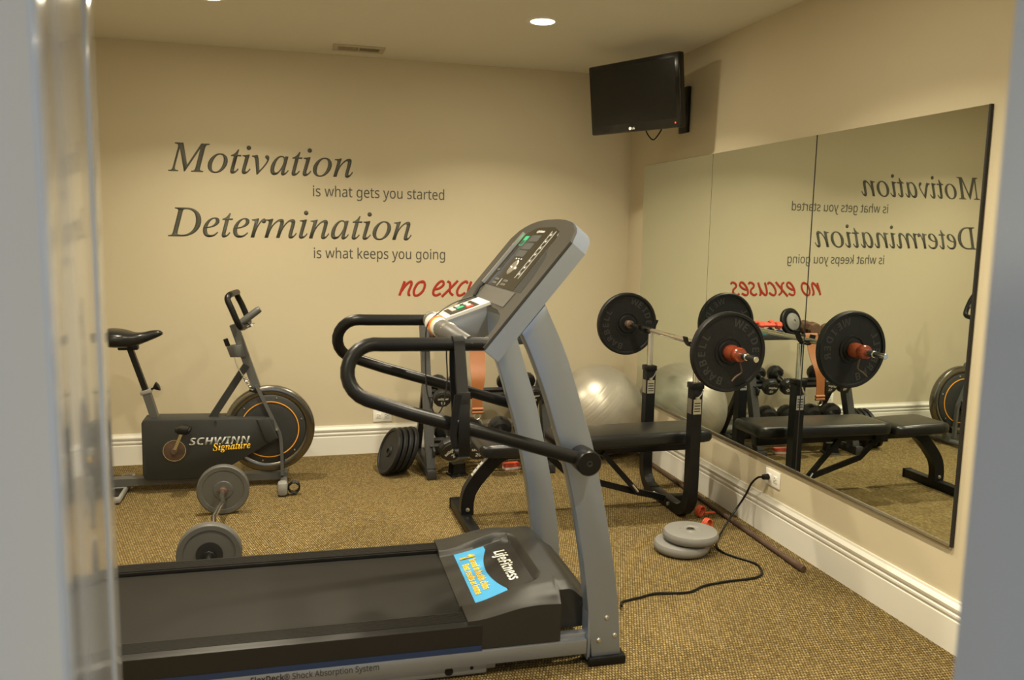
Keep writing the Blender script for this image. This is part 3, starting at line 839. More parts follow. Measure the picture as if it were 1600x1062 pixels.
# seat post and seat
bar_xz([(-3.012, .560), (-2.965, .385)], .040, .046, M_bike_l, 'seat_tube', bk)
bar_xz([(-3.090, .815), (-3.005, .535)], .028, .033, M_black, 'seat_post', bk)
obj('seat_collar', B().box((-3.010, YB, .553), (.056, .052, .022), .003, Matrix.Rotation(-.28, 4, 'Y')), M_bike_foot, bk, True)
obj('seat_knob', B().cyl((-2.99, YB, .562), (-2.955, YB, .578), .006, n=8).lathe((-2.972, YB, .570), (.9, 0, .42), [(0, 0), (.010, .002), (.024, .020), (.026, .026), (.015, .030), (0, .030)], 20), M_rubber, bk, True)
seat_rings = []
#      x      half-width  z-top  z-bottom
for (x, hw, zt, zb) in ((-3.222, .055, .868, .838), (-3.212, .092, .888, .815), (-3.17, .115, .897, .800), (-3.11, .108, .890, .798), (-3.06, .070, .876, .800), (-3.02, .040, .876, .815), (-2.97, .028, .886, .836), (-2.935, .024, .886, .852), (-2.918, .014, .876, .862)):
    zm, hh = (zt + zb) / 2, (zt - zb) / 2
    r = []
    for k in range(20):
        a = 2 * PI * k / 20
        c, s_ = math.cos(a), math.sin(a)
        r.append((x, YB + hw * (abs(c) ** .8) * (1 if c > 0 else -1), zm + hh * (abs(s_) ** .7) * (1 if s_ > 0 else -1)))
    seat_rings.append(r)
smr = []
for k in range(20):
    smr.append(smooth_pts([r[k] for r in seat_rings], 3))
seat = obj('seat', B().loft([[smr[k][i] for k in range(20)] for i in range(len(smr[0]))]), M_vinyl, bk, True, smooth=60)
obj('seat_clamp', B().box((-3.09, YB, .795), (.10, .05, .025), .006), M_rubber, bk, True)

# ================================================================== WEIGHT PLATE BUILDERS
def plate_bm(r, t, hole=.014, rim=.03, hub=.04, depth=.006, n=56):
    """disc centred at origin, axis +x, thickness t"""
    h = t / 2
    half = [(r - rim, h - depth), (r - rim + .003, h - .001), (r - .006, h), (r, h - .005)]
    f = [(hole, h), (hub, h), (hub + .004, h - depth)] + half
    prof = f + [(a, -b) for a, b in reversed(f)] + [f[0]]
    return B().lathe((0, 0, 0), (1, 0, 0), prof, n)
def ring_letters(body, R, h, a0, x, sgn, step):
    """one mesh of small raised letters set on a circle in the plate's face"""
    b = B()
    for i, ch in enumerate(body):
        if ch == ' ': continue
        a = a0 - sgn * i * step
        # face normal is sgn*x ; letter up points outward
        upv = Vector((0, math.cos(a), math.sin(a))); rt = upv.cross(Vector((sgn, 0, 0)))
        o = Vector((x, 0, 0)) + upv * R
        t = text(sans_b(ch), frame(o, rt, upv), height=h, ext=.0015, center=True)
        me = bpy.data.meshes.new('t'); t.bm.to_mesh(me); t.bm.free(); b.bm.from_mesh(me); bpy.data.meshes.remove(me)
    return b

# ================================================================== CURL BAR on the carpet
cb = thing('curl_barbell', 'short curl barbell with grey vinyl plates on the carpet', 'barbell', (-2.59, -1.4, 0))
CB0 = Vector((-2.591, -1.035, .128)); CB1 = Vector((-2.580, -1.895, .128))
cax = (CB1 - CB0).normalized()
side_ = Vector((1, 0, 0))
def cbp(t, off=0, z=0): return CB0 + (CB1 - CB0) * t + side_ * off + Vector((0, 0, z))
zig = [cbp(-.12), cbp(0), cbp(.10), cbp(.16), cbp(.24, .012), cbp(.34, -.004), cbp(.50, -.016), cbp(.66, -.004), cbp(.76, .012), cbp(.84), cbp(.90), cbp(1.0), cbp(1.12)]
obj('bar', B().tube(zig, .0125, 12), M_chrome, cb, True)
for t, s in ((0, 1), (1, -1)):
    c = CB0 + (CB1 - CB0) * t
    p = plate_bm(.127, .040, hub=.045, depth=.006, rim=.028)
    bmesh.ops.transform(p.bm, matrix=frame(c, cax, (0, 0, 1)), verts=p.bm.verts)
    po = obj('plate', p, M_greyplate_shade, cb, True)
    for k in range(4):
        a = k * PI / 2
        sb = B().box((-.019 if s < 0 else .019, .032 * math.cos(a), .032 * math.sin(a)), (.004, .024 if k % 2 == 0 else .005, .005 if k % 2 == 0 else .024))
        bmesh.ops.transform(sb.bm, matrix=frame(c, cax, (0, 0, 1)), verts=sb.bm.verts)
        obj('hub_spoke', sb, M_greyplate_shade, po, True)
    obj('collar', B().cyl(c + cax * s * .018, c + cax * s * .052, .021, n=18, bev=.002), M_rust, cb, True)
    # dark disc painted in for the outer recess's shade, and nut on the outside
    obj('hub_shade_disc', B().cyl(c - cax * s * .0195, c - cax * s * .0208, .052, n=32), M_dark, po, True)
    obj('end_nut', B().cyl(c - cax * s * .020, c - cax * s * .050, .026, n=8, bev=.002), M_iron, cb, True)

# ================================================================== DUMBBELL RACK
rk = thing('dumbbell_rack', 'black two-tier dumbbell rack with top tray against the back wall', 'rack', (-1.11, -.4, 0))
RX0, RX1 = -1.465, -.735
def ry(z): return -.635 + .33 * z
for x in (RX0, RX1):
    obj('foot', B().box((x, -.375, .028), (.055, .62, .056), .004), M_rack, rk, True)
    obj('post', B().tube([(x, ry(.05), .05), (x, ry(.875), .875)], 1, sec=[(-.030, -.025), (.030, -.025), (.030, .025), (-.030, .025)], up=(0, 1, 0)), M_rack, rk, True, smooth=30)
    pf = B().tube([(x, -.13, .05), (x, ry(.55) + .03, .55)], 1, sec=[(-.018, -.018), (.018, -.018), (.018, .018), (-.018, .018)], up=(0, 1, 0))
    obj('rear_brace', pf, M_rack, rk, True, smooth=30)
SLOPE = math.radians(21)
AXD = Vector((0, -math.cos(SLOPE), -math.sin(SLOPE))); AXN = Vector((0, -math.sin(SLOPE), math.cos(SLOPE)))
TIER = {1: Vector((0, ry(.395) + .015, .495)), 0: Vector((0, ry(.105) + .015, .218))}
RS = Matrix.Rotation(SLOPE, 4, 'X')
for tr in (1, 0):
    for d in (.030, -.030):
        c = TIER[tr] + AXD * d - AXN * .0205
        obj('shelf_rail', B().box(((RX0 + RX1) / 2, c.y, c.z), (RX1 - RX0, .030, .006), 0, RS).box(((RX0 + RX1) / 2, c.y, c.z - .013), (RX1 - RX0, .006, .024), 0, RS), M_rack, rk, True)
    for x in (RX0 + .019, RX1 - .019):
        c = TIER[tr] - AXN * .045
        obj('shelf_bracket', B().box((x, c.y, c.z), (.012, .17, .045), .002, RS), M_rack, rk, True)
ty, TZ = ry(.775) + .02, .775
obj('top_tray', B().box(((RX0 + RX1) / 2, ty, TZ - .005), (RX1 - RX0 + .06, .24, .010), .002).box(((RX0 + RX1) / 2, ty - .122, TZ + .008), (RX1 - RX0 + .06, .006, .035), .001), M_rack, rk, True)
obj('cross_bar', B().box(((RX0 + RX1) / 2, -.13, .028), (RX1 - RX0, .04, .04), .003), M_rack, rk, True)

# dumbbells: many-sided rubber heads on a chrome handle; axis along local x (front = +x)
def make_dumbbell(R, hl, gap, num, label, group):
    root = thing('dumbbell', label, 'dumbbell', (0, 0, 0), 0, group)
    obj('handle', B().lathe((-gap / 2 - .005, 0, 0), (1, 0, 0), [(0, 0), (.013, 0), (.0135, .015), (.0165, (gap + .01) / 2), (.0135, gap - .005), (.013, gap + .01), (0, gap + .01)], 14), M_chrome, root)
    for s in (-1, 1):
        hd = B().lathe((s * gap / 2, 0, 0), (s, 0, 0), [(0, 0), (R * .72, 0), (R * .98, hl * .18), (R, hl * .3), (R, hl * .62), (R * .93, hl * .80), (R * .80, hl * .86), (R * .80, hl), (0, hl)], 12)
        h = obj('head', hd, M_rubberhead, root, smooth=20)
        if s > 0:
            F = frame((s * (gap / 2 + hl) + .0002, 0, 0), (0, 1, 0), (0, 0, 1))
            obj('lettering', text(sans_b('saOgear'), F @ Matrix.Translation((0, .004, 0)), width=R * 1.15, height=R * .34, center=True, ext=.0008), M_print_w, h, smooth=0)
            obj('lettering', text(sans_b(num), F @ Matrix.Translation((0, -R * .48, 0)), height=R * .32, center=True, ext=.0008), M_print_w, h, smooth=0)
    return root
M_rubberhead = mat('rubber_head', (.014, .014, .014), .38, bump=(150, .1))
proto = {'10': make_dumbbell(.056, .058, .115, '10', 'x', 'x'), '12': make_dumbbell(.058, .060, .115, '12', 'x', 'x'), '20': make_dumbbell(.074, .078, .12, '20', 'x', 'x')}
used = set()
def place_db(kind, x, tier, roll, label, group, yaw=0.):
    o = proto[kind] if kind not in used else copy_tree(proto[kind])
    used.add(kind)
    R = {'10': .050, '12': .053, '20': .066}[kind]
    c = TIER[tier] + Vector((x, 0, 0))
    ax = Vector((math.sin(yaw), -math.cos(yaw) * math.cos(SLOPE), -math.sin(SLOPE)))
    o.matrix_world = frame(c, ax, (1, 0, 0)) @ Matrix.Rotation(roll, 4, 'X')
    tag(o, label, 'dumbbell', group)
GM, GL = 'dumbbells on the middle shelf', 'dumbbells on the bottom shelf'
place_db('10', -1.388, 1, 0, 'black 10 pound dumbbell at the left end of the middle shelf', GM)
place_db('12', -1.275, 1, .2, 'black 12 pound dumbbell left of the hanging strap, middle shelf', GM)
place_db('12', -.960, 1, .9, 'black 12 pound dumbbell second from the right, middle shelf', GM)
place_db('10', -.825, 1, .1, 'black 10 pound dumbbell at the right end of the middle shelf', GM)
place_db('20', -1.354, 0, .75, 'black 20 pound dumbbell with tilted lettering, bottom shelf left end', GL)
place_db('20', -1.195, 0, 0, 'black 20 pound dumbbell with level lettering, bottom shelf', GL)
place_db('20', -1.015, 0, .4, 'black 20 pound dumbbell third from the left, bottom shelf', GL)
place_db('20', -.855, 0, 1.2, 'black 20 pound dumbbell at the right end of the bottom shelf', GL)

# things on the rack's top tray
def small_db(name, label, x, y, yaw, m, R=.028, L=.15, ball=False, lift=0., group='weights on the rack tray'):
    zt = TZ + lift
    root = thing(name, label, 'dumbbell', M=frame((x, y, zt + R), (math.cos(yaw), math.sin(yaw), 0), (-math.sin(yaw), math.cos(yaw), 0)))
    root['group'] = group
    obj('handle', B().lathe((-L / 2 + R, 0, 0), (1, 0, 0), [(0, 0), (R * .45, 0), (R * .55, L / 2 - R), (R * .45, L - 2 * R), (0, L - 2 * R)], 14), m, root)
    for s in (-1, 1):
        if ball: prof = [(R * math.sin(PI * k / 10) if 0 < k < 10 else 0, R - R * math.cos(PI * k / 10)) for k in range(11)]
        else: prof = [(0, 0), (R * .8, 0), (R, R * .25), (R, R * 1.3), (R * .8, R * 1.6), (0, R * 1.65)]
        obj('head', B().lathe((s * (L / 2 - (2 * R if ball else 1.65 * R)), 0, 0), (s, 0, 0), prof, 8 if not ball else 20), m, root, smooth=30 if not ball else 60)
small_db('dumbbell', 'small rust brown ball-ended dumbbell at the left end of the tray', -1.385, ty - .01, math.radians(-42), M_brownrust, .046, .20, True)
small_db('dumbbell', 'rust brown plate-loaded dumbbell lying on the tray', -1.253, ty + .025, math.radians(-84), M_brownrust, .050, .20)
small_db('dumbbell', 'coral red vinyl dumbbell on top of the tray weights, front one', -.905, ty - .035, math.radians(8), M_coral, .026, .17, lift=.0545)
small_db('dumbbell', 'coral red vinyl dumbbell on top of the tray weights, nearest the wall', -.905, ty + .035, math.radians(-6), M_coral, .026, .17, lift=.0545)
small_db('dumbbell', 'teal vinyl dumbbell at the right end of the tray', -.838, ty + .0, math.radians(90), M_teal, .027, .16)
small_db('dumbbell', 'navy vinyl dumbbell on the tray under the coral pair', -.972, ty + .0, math.radians(90), M_navy, .027, .16)
pw = plate_bm(.095, .03, n=40)
bmesh.ops.transform(pw.bm, matrix=frame((-1.130, ty + .06, TZ + .093), (-.25, -.93, .22), (1, 0, 0)), verts=pw.bm.verts)
pwr = thing('weight_plate', 'black weight plate standing on the rack tray', 'weight plate', (-1.130, ty + .06, TZ))
obj('disc', pw, M_iron, pwr, True)
obj('centre_cap', B().lathe((-1.135, ty + .04, TZ + .095), (-.25, -.93, .22), [(.062, .0), (.060, .006), (.014, .018), (.012, .012), (0, .012)], 32), M_greyplate, pwr, True)

# orange strap hanging from the tray
sx, sy = -1.165, ty - .132
osr = thing('leather_strap', 'orange leather strap hanging from the rack tray', 'strap', (sx, sy, .40))
sp_ = [(sx, sy + .05, TZ + .010), (sx, sy + .004, TZ + .034), (sx, sy - .012, TZ + .01), (sx - .002, sy - .03, .73), (sx - .006, sy - .06, .66), (sx - .010, sy - .095, .60), (sx - .014, sy - .110, .55), (sx - .018, sy - .115, .46), (sx - .018, sy - .117, .40)]
q_ = smooth_pts(sp_, 4)
obj('strap', B().ribbon(q_, [.095 if p.z > .62 else .062 + .033 * max(0, (p.z - .5) / .12) for p in q_], .004, (1, 0, 0)), M_leather, osr, True)
for dz in (.398, .378):
    obj('rolled_end', B().cyl((sx - .052, sy - .119, dz), (sx + .018, sy - .119, dz), .010, n=12, bev=.002), M_leather, osr, True)
obj('ring', B().tube([(sx - .018 + .018 * math.cos(2 * PI * k / 20), sy - .12, .355 + .018 * math.sin(2 * PI * k / 20)) for k in range(20)], .003, 6, closed=True), M_alu, osr, True)

# low black rubber block in front of the rack and a small red-and-white box
fb_ = B(); R4 = [[(-.055, -.045, 0), (.055, -.045, 0), (.055, .045, 0), (-.055, .045, 0)], [(-.052, -.042, .01), (.052, -.042, .01), (.052, .042, .01), (-.052, .042, .01)], [(-.042, -.036, .014), (.042, -.036, .014), (.042, .036, .014), (-.042, .036, .014)], [(-.038, -.032, .075), (.038, -.032, .075), (.038, .032, .075), (-.038, .032, .075)]]
fo = obj('rubber_block', fb_.loft(R4), M_rubber); fo.location = (-1.30, -.60, 0); fo.rotation_euler = (0, 0, .25)
tag(fo, 'small black tapered block on the carpet before the dumbbell rack', 'block')
rbx = thing('small_carton', 'small red and white carton on the carpet behind the bench leg', 'box', (-.95, -.55, 0), .2)
obj('body', B().box((0, 0, .020), (.10, .05, .04), .002), M_coral, rbx)
obj('lid', B().box((0, -.0005, .011), (.102, .052, .016), .002), M_white, rbx)

# black plates leaning on the rack's left foot
ctr0 = Vector((-1.690, -.50, .1345))
nrm = Vector((-.90, -.20, .36)).normalized()
pm = plate_bm(.142, .026, rim=.022, hub=.035, n=48)
pl_mesh = None
plab = ['outermost black iron plate leaning in the row beside the rack', 'second black iron plate from the front of the leaning row', 'third black iron plate from the front of the leaning row', 'black iron plate closest to the rack post in the leaning row']
for k in range(4):
    M = frame(ctr0 + Vector((.0335 * k, .0075 * k, .004 * k)), nrm, (0, 0, 1))
    lowest = .142 * math.sqrt(1 - nrm.z ** 2) + .013 * abs(nrm.z)
    M[2][3] = lowest + .001
    r_ = thing('weight_plate', plab[k], 'weight plate', M=M, group='plates leaning beside the rack')
    if pl_mesh is None:
        d = obj('disc', pm, M_iron, r_); pl_mesh = d.data
    else:
        d = bpy.data.objects.new('disc', pl_mesh); COL.objects.link(d); d.parent = r_
    h_ = obj('hub_ring', B().lathe((.0125, 0, 0), (1, 0, 0), [(.015, 0), (.026, 0), (.024, .002), (.015, .002)], 24), M_iron, r_)

# ================================================================== STABILITY BALL
BR = .300
ballc = Vector((-.310, -.335, BR))
bl = B(); nu, nv = 80, 200; rows = []
bx = Vector((-.70, .10, .70)).normalized()
bM = frame((0, 0, 0), bx.cross(Vector((0, 1, 0))), bx)     # ribs run round this y axis
for i in range(1, nv):
    th = PI * i / nv
    row = []
    h = math.cos(th)
    groove = 0.
    if abs(h) < .62:
        ph = (h + .62) / 1.24 * 9
        dd = abs(ph - round(ph))
        groove = .0009 * math.exp(-(dd / .07) ** 2)
    for k in range(nu):
        a = 2 * PI * k / nu
        r = BR - groove
        row.append(bl.bm.verts.new(bM.to_3x3() @ Vector((r * math.sin(th) * math.cos(a), r * h, r * math.sin(th) * math.sin(a)))))
    rows.append(row)
for A, C in zip(rows, rows[1:]):
    for k in range(nu): bl.face([A[k], A[(k + 1) % nu], C[(k + 1) % nu], C[k]])
t_ = bl.bm.verts.new(bM.to_3x3() @ Vector((0, BR, 0))); b_ = bl.bm.verts.new(bM.to_3x3() @ Vector((0, -BR, 0)))
for k in range(nu):
    bl.face([t_, rows[0][(k + 1) % nu], rows[0][k]]); bl.face([b_, rows[-1][k], rows[-1][(k + 1) % nu]])
br_ = thing('exercise_ball', 'silver grey inflated exercise ball in the room corner', 'ball', ballc)
obj('ball_skin', bl, M_ball, br_, smooth=80)
obj('air_plug', B().lathe(bM.to_3x3() @ Vector((0, BR - .002, 0)), bM.to_3x3() @ Vector((0, 1, 0)), [(0, .004), (.008, .004), (.010, .001), (.012, 0)], 16), M_white, br_)

# ================================================================== WEIGHT BENCH
YC = -1.36
UX, UYN, UYF = -.300, -1.635, -1.085
bn = thing('weight_bench', 'black padded weight bench with barbell uprights', 'bench', (-.8, YC, 0))
SQ = lambda a, b: [(-a, -b), (a, -b), (a, b), (-a, b)]
def pad(x0, x1, hw, z0, z1, tilt=0., name='pad'):
    b = B(); prof = []
    n = 6; r = .022
    sec = []
    for (cy, cz, a0) in ((hw - r, z1 - r, 0), (-hw + r, z1 - r, 90), (-hw + r * .6, z0 + r * .6, 180), (hw - r * .6, z0 + r * .6, 270)):
        rr = r if a0 < 180 else r * .6
        for k in range(n):
            a = math.radians(a0 + 90 * k / (n - 1)); sec.append((cy + rr * math.cos(a), cz + rr * math.sin(a)))
    zm = (z0 + z1) / 2
    rings = []
    for (x, sy_, sz) in ((x0, .70, .35), (x0 + .006, .86, .72), (x0 + .022, .96, .93), (x0 + .06, 1, 1), ((x0 + x1) / 2, 1, 1.06), (x1 - .06, 1, 1), (x1 - .022, .96, .93), (x1 - .006, .86, .72), (x1, .70, .35)):
        rings.append([(x, YB2 + a * sy_, zm + (c - zm) * sz + tilt * (x - x0)) for a, c in sec])
    return b.loft(rings)
YB2 = YC - .02
YB2 = -1.42
obj('back_pad', pad(-.985, -.135, .135, .375, .438, .012), M_vinyl, bn, True, smooth=50)
obj('seat_pad', pad(-1.375, -1.005, .135, .362, .424, -.02), M_vinyl, bn, True, smooth=50)
obj('seat_board', B().box((-1.19, YB2, .366), (.32, .22, .012), .002), M_black, bn, True)
obj('back_board', B().box((-.60, YB2, .380), (.70, .22, .012), .002), M_black, bn, True)
obj('spine_tube', B().box((-.72, YB2, .345), (1.05, .05, .05), .004), M_black, bn, True)
lg = smooth_pts([(-1.16, YB2, .365), (-1.25, YB2, .340), (-1.33, YB2, .265), (-1.395, YB2, .18), (-1.415, YB2, .11), (-1.415, YB2, .045)], 5)
leg = obj('front_leg', B().tube(lg, 1, sec=SQ(.025, .032), up=(0, 1, 0)), M_black, bn, True, smooth=30)
ls = [p + Vector((-.026, 0, .021)) for p in smooth_pts([(-1.262, YB2, .331), (-1.30, YB2, .296), (-1.33, YB2, .265), (-1.365, YB2, .222)], 4)]
obj('leg_label', B().ribbon(ls, .030, .002, (0, 1, 0)), M_white, leg, True)
for k, p in enumerate(ls[1:-1:2]):
    obj('label_mark', B().box(p + Vector((-.0012, 0, .001)), (.002, .018, .011), 0, Matrix.Rotation(-.85, 4, 'Y')), M_dark, leg, True)
obj('leg_bolt', B().lathe((-1.415, YB2 - .0255, .075), (0, -1, 0), [(.011, 0), (.010, .004), (.005, .006), (0, .006)], 12), M_zinc, leg, True)
obj('front_foot', B().box((-1.425, YB2 - .02, .026), (.055, .52, .052), .004), M_black, bn, True)
for s in (-1, 1):
    obj('foot_cap', B().box((-1.425, YB2 - .02 + s * .262, .026), (.060, .014, .057), .003), M_rubber, bn, True)
# U-shaped rear frame
for s, yy in ((-1, UYN), (1, UYF)):
    pts = smooth_pts([(UX, yy, .70), (UX, yy, .40), (UX, yy, .16), (UX, yy - s * .02, .085), (UX, yy - s * .07, .042), (UX, yy - s * .13, .032)], 5)
    up = obj('upright', B().tube(pts, 1, sec=SQ(.027, .027), up=(1, 0, 0)), M_black, bn, True, smooth=30)
    obj('top_collar', B().box((UX, yy, .705), (.066, .066, .030), .005), M_rubber, up, True)
    obj('inner_post', B().cyl((UX, yy, .69), (UX, yy, .905), .0165, n=18), M_chrome, bn, True)
    hk = [(UX + .03, yy, .975), (UX + .012, yy, .935), (UX - .004, yy, .912), (UX - .025, yy, .903), (UX - .046, yy, .906), (UX - .062, yy, .925), (UX - .070, yy, .95)]
    obj('bar_hook', B().tube(smooth_pts(hk, 4), 1, sec=SQ(.020, .004), up=(0, 1, 0)), M_black, bn, True, smooth=30)
    obj('maker_plate', B().box((UX - .0275, yy - .0 , .60), (.0015, .042, .075), 0).box((UX, yy - .0275, .60), (.042, .0015, .075), 0), M_alu, up, True)
    for dz in (-.022, -.010, .005, .018):
        obj('plate_mark', B().box((UX, yy - .0285, .60 + dz), (.032, .0008, .005), 0), M_dark, up, True)
    obj('lock_pin', B().cyl((UX - .01, yy - .03, .648), (UX - .01, yy - .052, .648), .009, n=12).tube([(UX - .01, yy - .05, .648), (UX + .006, yy - .055, .67), (UX + .014, yy - .055, .69)], .004, 8), M_chrome, bn, True)
obj('base_tube', B().box((UX, (UYN + UYF) / 2, .030), (.052, UYF - UYN - .16, .052), .004), M_black, bn, True)
for dy in (-.09, .09):
    obj('base_bolt', B().cyl((UX - .026, (UYN + UYF) / 2 + dy, .035), (UX - .036, (UYN + UYF) / 2 + dy, .035), .010, n=6), M_zinc, bn, True)
obj('rear_foot', B().box((UX + .098, YC, .026), (.155, .05, .050), .004), M_black, bn, True)
obj('stay_bar', B().tube([(-.99, YB2, .32), (-.88, YB2, .215), (-.50, YB2, .10), (-.40, YB2, .075), (-.33, YB2 + .02, .05)], 1, sec=SQ(.006, .016), up=(0, 1, 0)), M_black, bn, True, smooth=30)
obj('adjust_strut', B().tube([(-.71, YB2 - .03, .33), (-.50, YB2 - .03, .10)], 1, sec=SQ(.008, .014), up=(0, 1, 0)), M_black, bn, True, smooth=30)
obj('strut_pin', B().cyl((-.545, YB2 - .045, .155), (-.515, YB2 - .05, .118), .006, n=8), M_zinc, bn, True)
obj('seat_hinge', B().box((-.985, YB2, .335), (.08, .09, .05), .004), M_black, bn, True)

# ================================================================== OLYMPIC-STYLE BARBELL on the uprights
M_letter = mat('lightened_iron_lettering', (.020, .0195, .0185), .5)  # iron lightened: light catching the raised letters is put into the colour
BX, BZ = -.333, .924
bb_ = thing('barbell', 'barbell with two large black plates resting on the bench uprights', 'barbell', (BX, -1.4, BZ))
obj('bar', B().cyl((BX, -2.225, BZ), (BX, -.60, BZ), .0130, n=18, bev=.002), M_chrome, bb_, True)
obj('knurl', B().cyl((BX, -1.56, BZ), (BX, -1.46, BZ), .0133, n=18).cyl((BX, -1.30, BZ), (BX, -1.17, BZ), .0133, n=18), M_alu, bb_, True)
Ry = frame((0, 0, 0), (0, -1, 0), (0, 0, 1))
for yy, s in ((-1.985, -1), (-.815, 1)):
    p = plate_bm(.184, .034, rim=.020, hub=.050, depth=.008, n=72)
    M = frame((BX, yy, BZ), (0, -1, 0), (0, 0, 1))
    bmesh.ops.transform(p.bm, matrix=M, verts=p.bm.verts)
    po = obj('plate', p, M_iron, bb_, True)
    rg = B().lathe((0, 0, 0), (1, 0, 0), [(.062, .009), (.062, .0135), (.070, .0135), (.070, .009)], 48)
    bmesh.ops.transform(rg.bm, matrix=M, verts=rg.bm.verts)
    obj('raised_ring', rg, M_iron, po, True)
    wl = ring_letters('WEIDER', .118, .036, -PI * .10, .0088, 1, .30)
    bmesh.ops.transform(wl.bm, matrix=M, verts=wl.bm.verts)
    obj('raised_lettering', wl, M_letter, po, True, smooth=0)
    wl = ring_letters('BARBELL', .118, .036, PI * .90, .0088, 1, .30)
    bmesh.ops.transform(wl.bm, matrix=M, verts=wl.bm.verts)
    obj('raised_lettering', wl, M_letter, po, True, smooth=0)
    # inner stop collar
    obj('stop_collar', B().cyl((BX, yy - s * .018, BZ), (BX, yy - s * .055, BZ), .024, n=20, bev=.003), M_rust, bb_, True)
    # turned red outer collar
    cl = B().lathe((BX, yy + s * .017, BZ), (0, s, 0), [(.013, 0), (.034, 0), (.037, .008), (.037, .030), (.030, .042), (.026, .050), (.030, .058), (.034, .066), (.034, .088), (.030, .097), (.013, .098)], 28)
    co = obj('red_collar', cl, M_redcollar, bb_, True)
    obj('collar_pin', B().tube(smooth_pts([(BX + .012, yy + s * .085, BZ - .03), (BX + .020, yy + s * .085, BZ - .060), (BX + .022, yy + s * .088, BZ - .080), (BX - .008, yy + s * .090, BZ - .100), (BX - .026, yy + s * .092, BZ - .118)], 4), .0042, 8), M_rust, co, True)
    obj('bar_sleeve', B().cyl((BX, yy + s * .11, BZ), (BX, yy + s * .165, BZ), .0165, n=18, bev=.002), M_chrome, bb_, True)

# ================================================================== THINGS ON THE FLOOR BY THE RIGHT WALL
gp = []
for k, (x, y, z, lab) in enumerate(((-.520, -1.985, .026, 'lower grey vinyl plate of the pair lying by the bench'), (-.478, -1.990, .077, 'upper grey vinyl plate lying on another by the bench'))):
    root = thing('weight_plate', lab, 'weight plate', (x, y, z - .025), 0, 'grey plates by the bench')
    prof = [(.013, .004), (.040, .004), (.044, .0), (.105, .0), (.120, .006), (.127, .018), (.127, .032), (.120, .044), (.105, .049), (.050, .049), (.046, .045), (.013, .045), (.013, .004)]
    obj('disc', B().lathe((0, 0, .0005), (0, 0, 1), prof, 56), M_greyplate, root)
    obj('hub_ring', B().lathe((0, 0, .045), (0, 0, 1), [(.013, 0), (.022, 0), (.020, .006), (.013, .006)], 20), M_alu, root)
def clip(x, y, rz, label):
    root = thing('spring_clip', label, 'clip', (x, y, 0), rz, 'red clips by the bench foot')
    ring = []
    for k in range(50):
        a = k / 49 * 2 * PI * 2.6
        ring.append((.026 * math.cos(a), -.012 + .024 * k / 49, .033 + .026 * math.sin(a)))
    obj('coil', B().tube(ring, .0045, 8), M_redclip, root)
    for s in (-1, 1):
        obj('handle', B().tube([(.020, s * .012, .02), (.055, s * .022, .018), (.085, s * .03, .014)], .007, 8), M_redclip, root)
clip(-.215, -1.59, .5, 'red spring clip beside the near bench upright')
clip(-.275, -1.775, -2.6, 'red spring clip behind the grey plates')

rb_ = thing('steel_bar', 'rusty steel bar lying along the right baseboard', 'bar', (-.09, -1.55, 0))
q0, q1 = Vector((-.062, -.60, .0135)), Vector((-.112, -2.335, .0135))
dq = (q1 - q0).normalized()
obj('shaft', B().cyl(q0, q1 - dq * .13, .0125, n=14), M_rust, rb_, True)
obj('sleeve', B().cyl(q1 - dq * .135 + Vector((0, 0, .0025)), q1 + Vector((0, 0, .0025)), .0155, n=16, bev=.002), M_rust, rb_, True)

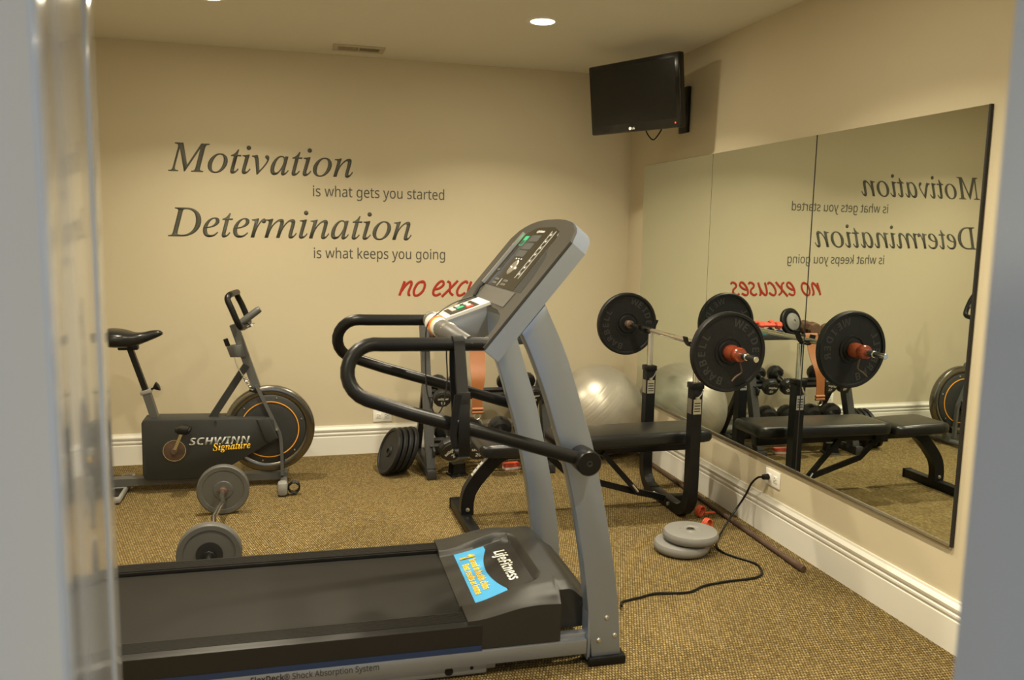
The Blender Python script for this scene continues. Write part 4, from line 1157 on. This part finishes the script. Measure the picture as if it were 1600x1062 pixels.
# ================================================================== TELEVISION on a wall arm
TR = Vector((-.250, -1.185, 2.41)); wv = Vector((-.30, .585, 0)).normalized()
TW, TH = .645, .390
tilt = math.radians(7)
nh = Vector((-wv.y, wv.x, 0)).normalized(); nh = nh if nh.y < 0 else -nh         # horizontal, towards the viewer
nt_ = (nh * math.cos(tilt) - Vector((0, 0, 1)) * math.sin(tilt)).normalized()
xr = -wv                                                                            # picture's left to right
upv = nt_.cross(xr).normalized(); upv = upv if upv.z > 0 else -upv
tc_ = TR + wv * TW / 2 - upv * TH / 2
TM_ = frame(tc_, xr, upv)                                                           # local x right, y up, z to viewer
tv = thing('television', 'flat black television tilted down from the right wall', 'television', M=TM_)
obj('casing', B().box((0, 0, -.022), (TW, TH, .045), .010, seg=3), M_tv, tv)
obj('bezel', B().prism([(-TW / 2 + .004, -TH / 2 + .004), (TW / 2 - .004, -TH / 2 + .004), (TW / 2 - .004, TH / 2 - .004), (-TW / 2 + .004, TH / 2 - .004)], lambda a, b, d: (a, b, d), .0, .004, .002), M_tv, tv)
obj('screen', B().box((0, .012, .0042), (TW - .055, TH - .075, .001)), M_screen, tv)
obj('power_light', B().box((TW / 2 - .035, -TH / 2 + .026, .005), (.006, .007, .002), .0005), M_led, tv)
lg_ = B().lathe((-.028, -TH / 2 + .020, .004), (0, 0, 1), [(0, 0), (.009, 0), (.009, .001), (0, .001)], 20)
obj('logo', lg_, M_print_w, tv)
obj('logo', text(sans_b('LG'), Matrix.Translation((-.014, -TH / 2 + .0135, .004)), height=.0125, ext=.001), M_print_w, tv, smooth=0)
obj('rear_bulge', B().box((0, -.01, -.060), (.36, .24, .05), .015), M_tv, tv)
obj('tv_cable', B().tube(smooth_pts([(.03, -TH / 2 + .03, -.05), (.045, -TH / 2 - .02, -.06), (.075, -TH / 2 - .052, -.07), (.115, -TH / 2 - .02, -.075), (.15, -TH / 2 + .03, -.08)], 4), .004, 6), M_rubber, tv)
# arm and wall plate
bp_ = tc_ - nt_ * .085
wp = Vector((0, -.80, 2.17))
obj('wall_plate', B().box((-.012, wp.y, wp.z), (.024, .10, .26), .004), M_black, tv, True)
e1 = Vector((-.16, -.69, 2.19))
obj('arm', B().tube([(-.02, wp.y, 2.19), e1, bp_], 1, sec=SQ(.02, .012), up=(0, 0, 1)), M_black, tv, True)
obj('arm_joint', B().cyl(e1 - Vector((0, 0, .035)), e1 + Vector((0, 0, .035)), .022, n=16, bev=.003), M_black, tv, True)
